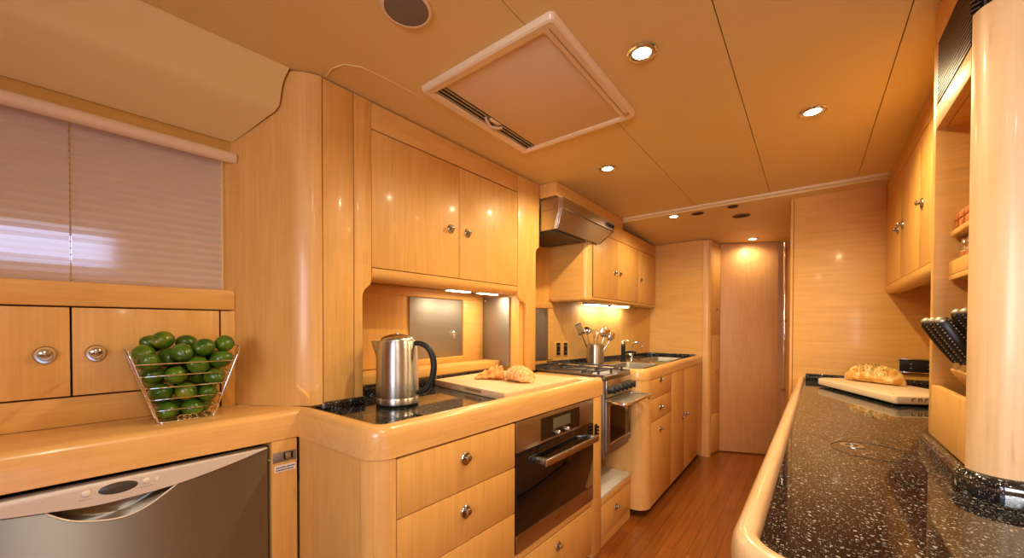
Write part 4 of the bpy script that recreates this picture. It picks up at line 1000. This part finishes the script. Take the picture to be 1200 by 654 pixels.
# ------------------------------------------------------------------ knife block and knives
kd = Vector((-.062, 0, .107)).normalized(); ku = Vector((kd.z, 0, -kd.x))      # ku: up the slanted top, towards the hull
t = thing('knife_block', 'slanted maple knife block in the alcove beside the column', 'knife block', (.36, 1.33, .92))
O = Vector((AX+.022, 1.235, 1.070))
mb = MB(); q = [O, O+ku*.20, O+ku*.20-kd*.16, O-kd*.10+ku*.07, ]
mb.extr([O, O+ku*.22, O+ku*.22-kd*.20, O+ku*.02-kd*.20, O-kd*.02], (0, .215, 0), .003); mb.build('block', WX, t)
GRIP = BLK
def knife(base, L, label, w=.0135):
    o = thing('knife', label, 'knife', base, 'knives in the block')
    mb = MB(); rings = []
    for i in range(13):
        qn = i/12; p = base+kd*(.010+L*qn); hw = w*(1.0+.18*math.sin(PI*qn*1.0)); hh = .0165*(.82+.22*math.sin(PI*qn)+.16*qn**4)
        if i == 12: hw *= .6; hh *= .7
        rings.append([p+Vector((0, 1, 0))*hw*math.cos(2*PI*k/14)+ku*hh*math.sin(2*PI*k/14) for k in range(14)])
    mb.loft(rings); mb.build('grip', GRIP, o)
    mb = MB(); mb.loft([[base+kd*z+Vector((0, 1, 0))*a*sx+ku*b*sy for sx, sy in ((1, 1), (-1, 1), (-1, -1), (1, -1))] for z, a, b in ((-.005, .006, .018), (.004, .009, .019), (.012, .0105, .016))]); mb.build('bolster', STEEL, o)
    mb = MB()
    for side in (1, -1):
        for i in range(15): qn = (i+.5)/15; hw = w*(1.0+.18*math.sin(PI*qn)); mb.ball(base+kd*(.012+L*.96*qn)+Vector((0, side*hw*.80, 0))-ku*.0098, .0017, 1); mb.ball(base+kd*(.012+L*.96*qn)+Vector((0, side*hw*.80, 0))+ku*.0098, .0017, 1)
    mb.build('dimple_row', STEEL, o)
    p = base+kd*(.010+L); mb = MB(); mb.ball(p-kd*.004, .0125, 2, (1, 1, .8)); mb.build('end_cap', STEELD, o)
    return o
k = 0
names = ['lowest', 'second', 'third', 'fourth']
for row, (u_, n_) in enumerate(((.022, 3), (.074, 3))):
    for j in range(n_):
        y = 1.418-.064*j-.02*row
        lb = ('knife in the front row of the block, %s' if row == 0 else 'knife in the raised rear row of the block, %s') % ('farthest from the column' if j == 0 else 'second from the far end' if j == 1 else 'closest to the column')
        knife(O+ku*u_+Vector((0, y-O.y, 0))+kd*.004, .118-.006*row, 'steel-dotted black '+lb)

# ------------------------------------------------------------------ right wall cabinets
RX = .343
RF = Fr(RX, 0, 0)
t = thing('right_wall_cabinet', 'maple wall cabinets on the right with a rounded valance', 'cabinet', (.5, 2.3, 1.36))
mb = MB(); mb.box(1.534, 3.045, RX+.0195, .655, 1.402, 1.935); mb.build('carcass', WX, t)
for y0, y1, k in ((1.56, 2.20, 2.145), (2.20, 2.605, 2.545), (2.605, 3.042, 2.665)):
    mb = MB(); mb.box(y0+.0018, y1-.0018, RX, RX+.018, 1.4115, 1.935, W, .0016); d = mb.build('door', WV, t); knob(d, RF, k, 0, 1.657, .9, True)
mb = MB(); mb.box(1.534, 3.044, RX, RX+.018, 1.939, 1.998, W, .0016); mb.build('header', WH, t)
prof = [(.0, 1.4095), (.0, 1.385), (.006, 1.372), (.018, 1.365), (.04, 1.363), (.055, 1.3635), (.055, 1.4005), (.018, 1.4005), (.018, 1.4095)]
mb = MB(); mb.loft([[Vector((RX+n, y, z)) for n, z in prof] for y in (1.534, 3.044)]); mb.build('valance', WH, t, ang=50)
mb = MB(); mb.box(1.534, 3.05, RX-.0, RX+.03, 1.9985, CEIL-.003); tag(mb.build('infill_board', WH), 'thin maple infill strip between right wall cabinet and ceiling', 'strip')

# ------------------------------------------------------------------ board, loaf, socket strip on the far right
t = thing('bread_board', 'pale bread board standing on the right worktop under the loaf', 'board', (.29, 2.55, ZG))
N0 = Vector((.288, 2.255, 0)); dl = Vector((-.251, .50, 0)).normalized(); ds = Vector((dl.y, -dl.x, 0))
zb0, zb1 = ZG+.010, ZG+.045
q = [N0+dl*.008, N0+dl*.555, N0+dl*.585+ds*.03, N0+dl*.60+ds*.30, N0+ds*.30, N0+ds*.008]
WBP = wood('pale_board', 'Y', (.74, .56, .36), (.84, .68, .47), .5, 0)
mb = MB(); mb.extr([Vector((p.x, p.y, zb0)) for p in q], (0, 0, zb1-zb0), .006, 3); mb.build('board', WBP, t)
mb = MB()
for a_, b_ in ((.06, .04), (.50, .04), (.06, .25), (.50, .25)):
    p = N0+dl*a_+ds*b_; mb.lathe([(0, ZG+.0004), (.012, ZG+.0004), (.012, zb0+.002), (0, zb0+.002)], Matrix.Translation((p.x, p.y, 0)), 12)
mb.build('foot', BLK, t)
mb = MB(); rq = random.Random(5)
for k in range(8):      # burnt-in stamp on the end grain, unreadable in the photo
    p = N0+ds*(.06+.024*k)-dl*.0006; z = ZG+.030
    mb.extr([p+Vector((0, 0, z-.007)), p+ds*.004+Vector((0, 0, z-.007)), p+ds*.004+Vector((0, 0, z+.007)), p+Vector((0, 0, z+.007))], dl*.0006)
    mb.extr([p+ds*.004+Vector((0, 0, z+.003)), p+ds*.013+Vector((0, 0, z+.003)), p+ds*.013+Vector((0, 0, z+.007)), p+ds*.004+Vector((0, 0, z+.007))], dl*.0006)
    if k % 2: mb.extr([p+ds*.010+Vector((0, 0, z-.007)), p+ds*.014+Vector((0, 0, z-.007)), p+ds*.014+Vector((0, 0, z+.003)), p+ds*.010+Vector((0, 0, z+.003))], dl*.0006)
mb.build('stamp', simple('burnt_stamp', (.20, .12, .06), .7), t)
LB = Vector((.268, 2.715, zb1+.0006)); ld = Vector((.70, -.52, 0)).normalized(); ls = Vector((-ld.y, ld.x, 0)); LL = .262
t = thing('bread_loaf', 'crusty poppy-seed loaf lying on the pale bread board', 'bread', LB)
def loaf(q):
    w = .058*(max(0, 1-abs(2*q-1)**3.2))**.55+.0015
    if q < .25: w = max(w, .036*(q/.25)**.12)
    return w
rings = []; rb = random.Random(2); n = 44
for i in range(n+1):
    qn = i/n; w = loaf(qn); ring = []
    for k in range(22):
        a = 2*PI*k/22; y = math.cos(a)*w; z = math.sin(a)*w*.98
        slash = .0050*max(0, math.sin(2*PI*(qn*4.2+.6*math.cos(a)*.4)))**2 if z > 0 else 0
        rsc = 1+rb.uniform(-.02, .02)-slash/max(.02, w)
        z = z*rsc if z > 0 else z*.62
        ring.append(LB+ld*(qn-.5)*LL+ls*y*rsc+Vector((0, 0, z+w*.60)))
    zm = min(p.z for p in ring)
    for p in ring: p.z += (LB.z-zm)*(1 if .12 < qn < .88 else .75)
    rings.append(ring)
mb = MB(); mb.loft(rings); mb.build('crust', BREAD, t, ang=60)
mb = MB(); 
for k in range(230):
    qn = min(.9, max(.1, rb.gauss(.52, .16))); a = R(rb.gauss(218, 28)); 
    i = int(qn*n); kk = int((a/(2*PI)*22)) % 22
    # facing the aisle, upper flank
    ang2 = R(rb.uniform(12, 88)); side = -1
    w = loaf(qn)*1.0; p = LB+ld*(qn-.5)*LL+ls*(-math.cos(ang2)*w)+Vector((0, 0, math.sin(ang2)*w*.97+w*.61))
    mb.ball(p, .0016, 0)
s_ = mb.build('poppy_seed', SEED, t); s_['kind'] = 'stuff'
t = thing('socket_strip', 'black socket strip with chrome trims on the bulkhead behind the loaf', 'socket', (.48, 3.04, .915))
mb = MB(); mb.box(3.036, 3.0495, .405, .60, .925, .990, W, .002); mb.build('plate', BLK, t)
mb = MB(); mb.box(3.030, 3.0495, .400, .605, .9905, .998, W, .002); mb.box(3.030, 3.0495, .400, .605, .915, .9245, W, .002); mb.build('chrome_trim', CHROME, t)
mb = MB()
for x in (.45, .52):
    for z in (.945, .968): mb.box(3.0352, 3.0362, x-.004, x+.004, z-.002, z+.002)
mb.build('slot', GREY, t)

# ================================================================== CEILING FITTINGS
LS = []
def downlight(x, y, z, label, dx=0, tilt=0):
    o = thing('downlight', label, 'light', (x, y, z), 'recessed ceiling spotlights')
    T = Matrix.Translation((x, y, z))
    MB().lathe([(.026, -.0005), (.045, -.0005), (.045, -.004), (.040, -.007), (.030, -.0075), (.026, -.004), (.026, -.0005)], T, 28).build('trim_ring', CHROME, o)
    MB().lathe([(0, -.0062), (.012, -.0060), (.0262, -.0045), (.0262, -.002), (0, -.002)], T, 24).build('lamp', EM, o)
    LS.append((x, y, z))
downlight(-.424, 1.19, CEIL, 'ceiling spotlight nearest the camera, right of the hatch')
downlight(0.0, 1.921, CEIL, 'ceiling spotlight between the two right-hand ceiling seams')
downlight(-.878, 1.95, CEIL, 'ceiling spotlight just beyond the hatch, in front of the hood')
downlight(-.82, 2.944+.06, ceil_far(3.0), 'left ceiling spotlight beyond the cream ceiling strip')
downlight(-.409, 3.95, ceil_far(3.95), 'right ceiling spotlight beyond the cream strip, near the end door')
# two unseen spotlights added behind the viewer to light the near end
downlight(-.10, -.10, CEIL, 'added ceiling spotlight almost above the viewer, out of view')
downlight(.45, -.20, CEIL, 'added ceiling spotlight behind the viewer on the right, out of view')

t = thing('ceiling_speaker', 'round grey speaker grille in the ceiling, left of the hatch', 'speaker', (-.868, .645, CEIL))
T = Matrix.Translation((-.868, .645, CEIL))
MB().lathe([(.058, -.0005), (.067, -.0005), (.067, -.004), (.062, -.007), (.058, -.006), (.058, -.0005)], T, 40).build('rim', CREAM, t)
MB().lathe([(0, -.0085), (.03, -.008), (.058, -.005), (.058, -.001), (0, -.001)], T, 40).build('grille', SPK, t)

# deck hatch lining
t = thing('hatch_blind', 'square cream ceiling hatch frame with sliding screen and latch', 'hatch', (-.838, 1.20, CEIL))
hx0, hx1, hy0, hy1 = -1.117, -.558, .884, 1.512
def rr2(x0, x1, y0, y1, r, z, n=5):
    o = []
    for cx, cy, st in ((x1-r, y1-r, 0), (x0+r, y1-r, 90), (x0+r, y0+r, 180), (x1-r, y0+r, 270)): o += [Vector((x, y, z)) for x, y in arc(cx, cy, r, st, st+90, n)]
    return o
ix0, ix1, iy0, iy1 = -1.079, -.612, .925, 1.484
mb = MB(); Zc = CEIL-.0005
mb.loft([rr2(hx0, hx1, hy0, hy1, .016, Zc), rr2(hx0, hx1, hy0, hy1, .016, Zc-.008), rr2(hx0+.004, hx1-.004, hy0+.004, hy1-.004, .014, Zc-.017), rr2(hx0+.010, hx1-.010, hy0+.010, hy1-.010, .012, Zc-.0205), rr2(ix0-.006, ix1+.006, iy0-.006, iy1+.006, .006, Zc-.018), rr2(ix0, ix1, iy0, iy1, .004, Zc-.014), rr2(ix0, ix1, iy0, iy1, .004, Zc)], closed=True); mb.build('frame', CREAM, t, ang=24)
mb = MB(); mb.box(iy0, iy1, -1.030, ix1+.002, Zc-.010, Zc-.003, W, .001); mb.build('screen', simple('hatch_screen', (.70, .53, .34), .55), t)
mb = MB(); mb.box(iy0+.001, iy1-.001, ix0+.001, -1.031, Zc-.003, Zc-.0005); mb.build('track', DARK, t)
for x, w_ in ((-1.073, .003), (-1.056, .0035), (-1.039, .004)):
    mb = MB(); mb.box(iy0+.001, iy1-.001, x-w_, x+w_, Zc-.012, Zc-.0032, W, .001); mb.build('track_rail', STEELD, t)
mb = MB(); mb.tube([(-1.044, 1.155, Zc-.016), (-1.05, 1.17, Zc-.022), (-1.062, 1.205, Zc-.026), (-1.05, 1.24, Zc-.022), (-1.044, 1.255, Zc-.016)], .006, 8); mb.box(1.175, 1.235, -1.047, -1.030, Zc-.017, Zc-.0102, W, .003); mb.build('latch', CREAM, t)
mb = MB(); mb.box(hy0+.03, hy1-.03, -.5895, -.588, Zc-.0215, Zc-.0195); mb.build('groove', wood('groove', 'Y', (.36, .22, .1), (.4, .25, .12)), t)
mb = MB(); mb.box(1.452, 1.474, -.583, -.570, Zc-.0218, Zc-.0200); mb.build('maker_plate', simple('plate_print', (.55, .33, .18), .5), t)

for i, (x, y, lx, ly, lb) in enumerate(((-.66, 3.03, .045, .012, 'small dark round ceiling vent, leftmost beyond the cream strip'), (-.43, 3.00, .035, .012, 'small dark ceiling vent just beyond the cream strip'), (-.41, 3.24, .06, .016, 'long dark ceiling vent nearest the far spotlight'))):
    t = thing('ceiling_vent', lb, 'vent', (x, y, ceil_far(y)))
    T = Matrix.Translation((x, y, ceil_far(y)-.0015)) @ Matrix.Diagonal((lx/.045, .8*ly/.012, 1, 1))
    MB().lathe([(0, -.004), (.030, -.004), (.040, -.001), (.040, .001), (0, .001)], T, 24).build('grille', DARK, t)
    MB().lathe([(.040, -.003), (.045, -.001), (.045, .001), (.040, .001), (.040, -.003)], T, 24).build('rim', TEAKB, t)

# ================================================================== LIGHTS
def spot(loc, e, col=(1, .74, .42), size=R(168), blend=.62, r=.02):
    l = bpy.data.lights.new('spot', 'SPOT'); l.energy = e; l.color = col; l.spot_size = size; l.spot_blend = blend; l.shadow_soft_size = r
    o = bpy.data.objects.new('spot_lamp', l); COL.objects.link(o); o.location = loc
def area(loc, rot, sx, sy, e, col, spread=PI):
    l = bpy.data.lights.new('area', 'AREA'); l.shape = 'RECTANGLE'; l.size = sx; l.size_y = sy; l.energy = e; l.color = col; l.spread = spread
    o = bpy.data.objects.new('area_lamp', l); COL.objects.link(o); o.location = loc; o.rotation_euler = rot
EN = [31, 34, 29, 14, 6, 11, 28]  # last two drive the added spotlights behind the viewer
for (x, y, z), e in zip(LS, EN): spot((x, y, z-.015), e, (1, .80, .47) if 0 < y < 1.5 else ((1, .77, .40) if y > 0 else (1, .89, .70)))
for s, e in ((1.40, .65), (1.62, .85)):
    p = FU.p(s, -.14, 1.350); area(p, (0, 0, FU.a), .03, .13, e, (1, .80, .50))
for a_ in (2.90, 3.20):
    p = FB.p(a_, .057, 1.332); area(p, (0, 0, FB.a), .04, .24, .85, (1, .93, .74))
# added fill lamp: assumed daylight from behind the viewer, outside the unseen pane
area((.45, -1.80, 1.40), (R(90), 0, 0), .9, .9, 24, (1, .93, .86), R(108))
w = bpy.data.worlds.new('world'); sc.world = w; w.use_nodes = True
bg = w.node_tree.nodes['Background']; bg.inputs[0].default_value = (.62, .72, 1, 1); bg.inputs[1].default_value = 2.6

# ================================================================== CAMERA
cam = bpy.data.cameras.new('camera'); co = bpy.data.objects.new('camera', cam); COL.objects.link(co); sc.camera = co
F_, YAW, PIT, ROL, CX, CY_ = 449.53, R(37.353), R(-.752), R(.131), 606.26, 387.13
f = Vector((-math.sin(YAW)*math.cos(PIT), math.cos(YAW)*math.cos(PIT), math.sin(PIT))); r = Vector((math.cos(YAW), math.sin(YAW), 0)); u = r.cross(f)
r2 = r*math.cos(ROL)+u*math.sin(ROL); u2 = -r*math.sin(ROL)+u*math.cos(ROL)
m = Matrix((r2, u2, -f)).transposed().to_4x4(); m.translation = Vector((0, 0, 1.18)); co.matrix_world = m
cam.sensor_fit = 'HORIZONTAL'; cam.sensor_width = 36; cam.lens = F_/1200*36
cam.shift_x = (600-CX)/1200; cam.shift_y = (CY_-327)/1200; cam.clip_start = .02
sc.view_settings.view_transform = 'Standard'; sc.view_settings.look = 'None'; sc.view_settings.gamma = 1; sc.view_settings.use_curve_mapping = False
sc.view_settings.exposure = 0.22
sc.cycles.use_denoising = True; sc.cycles.max_bounces = 8; sc.cycles.diffuse_bounces = 5; sc.cycles.caustics_reflective = False; sc.cycles.caustics_refractive = False
sc.cycles.sample_clamp_indirect = 6
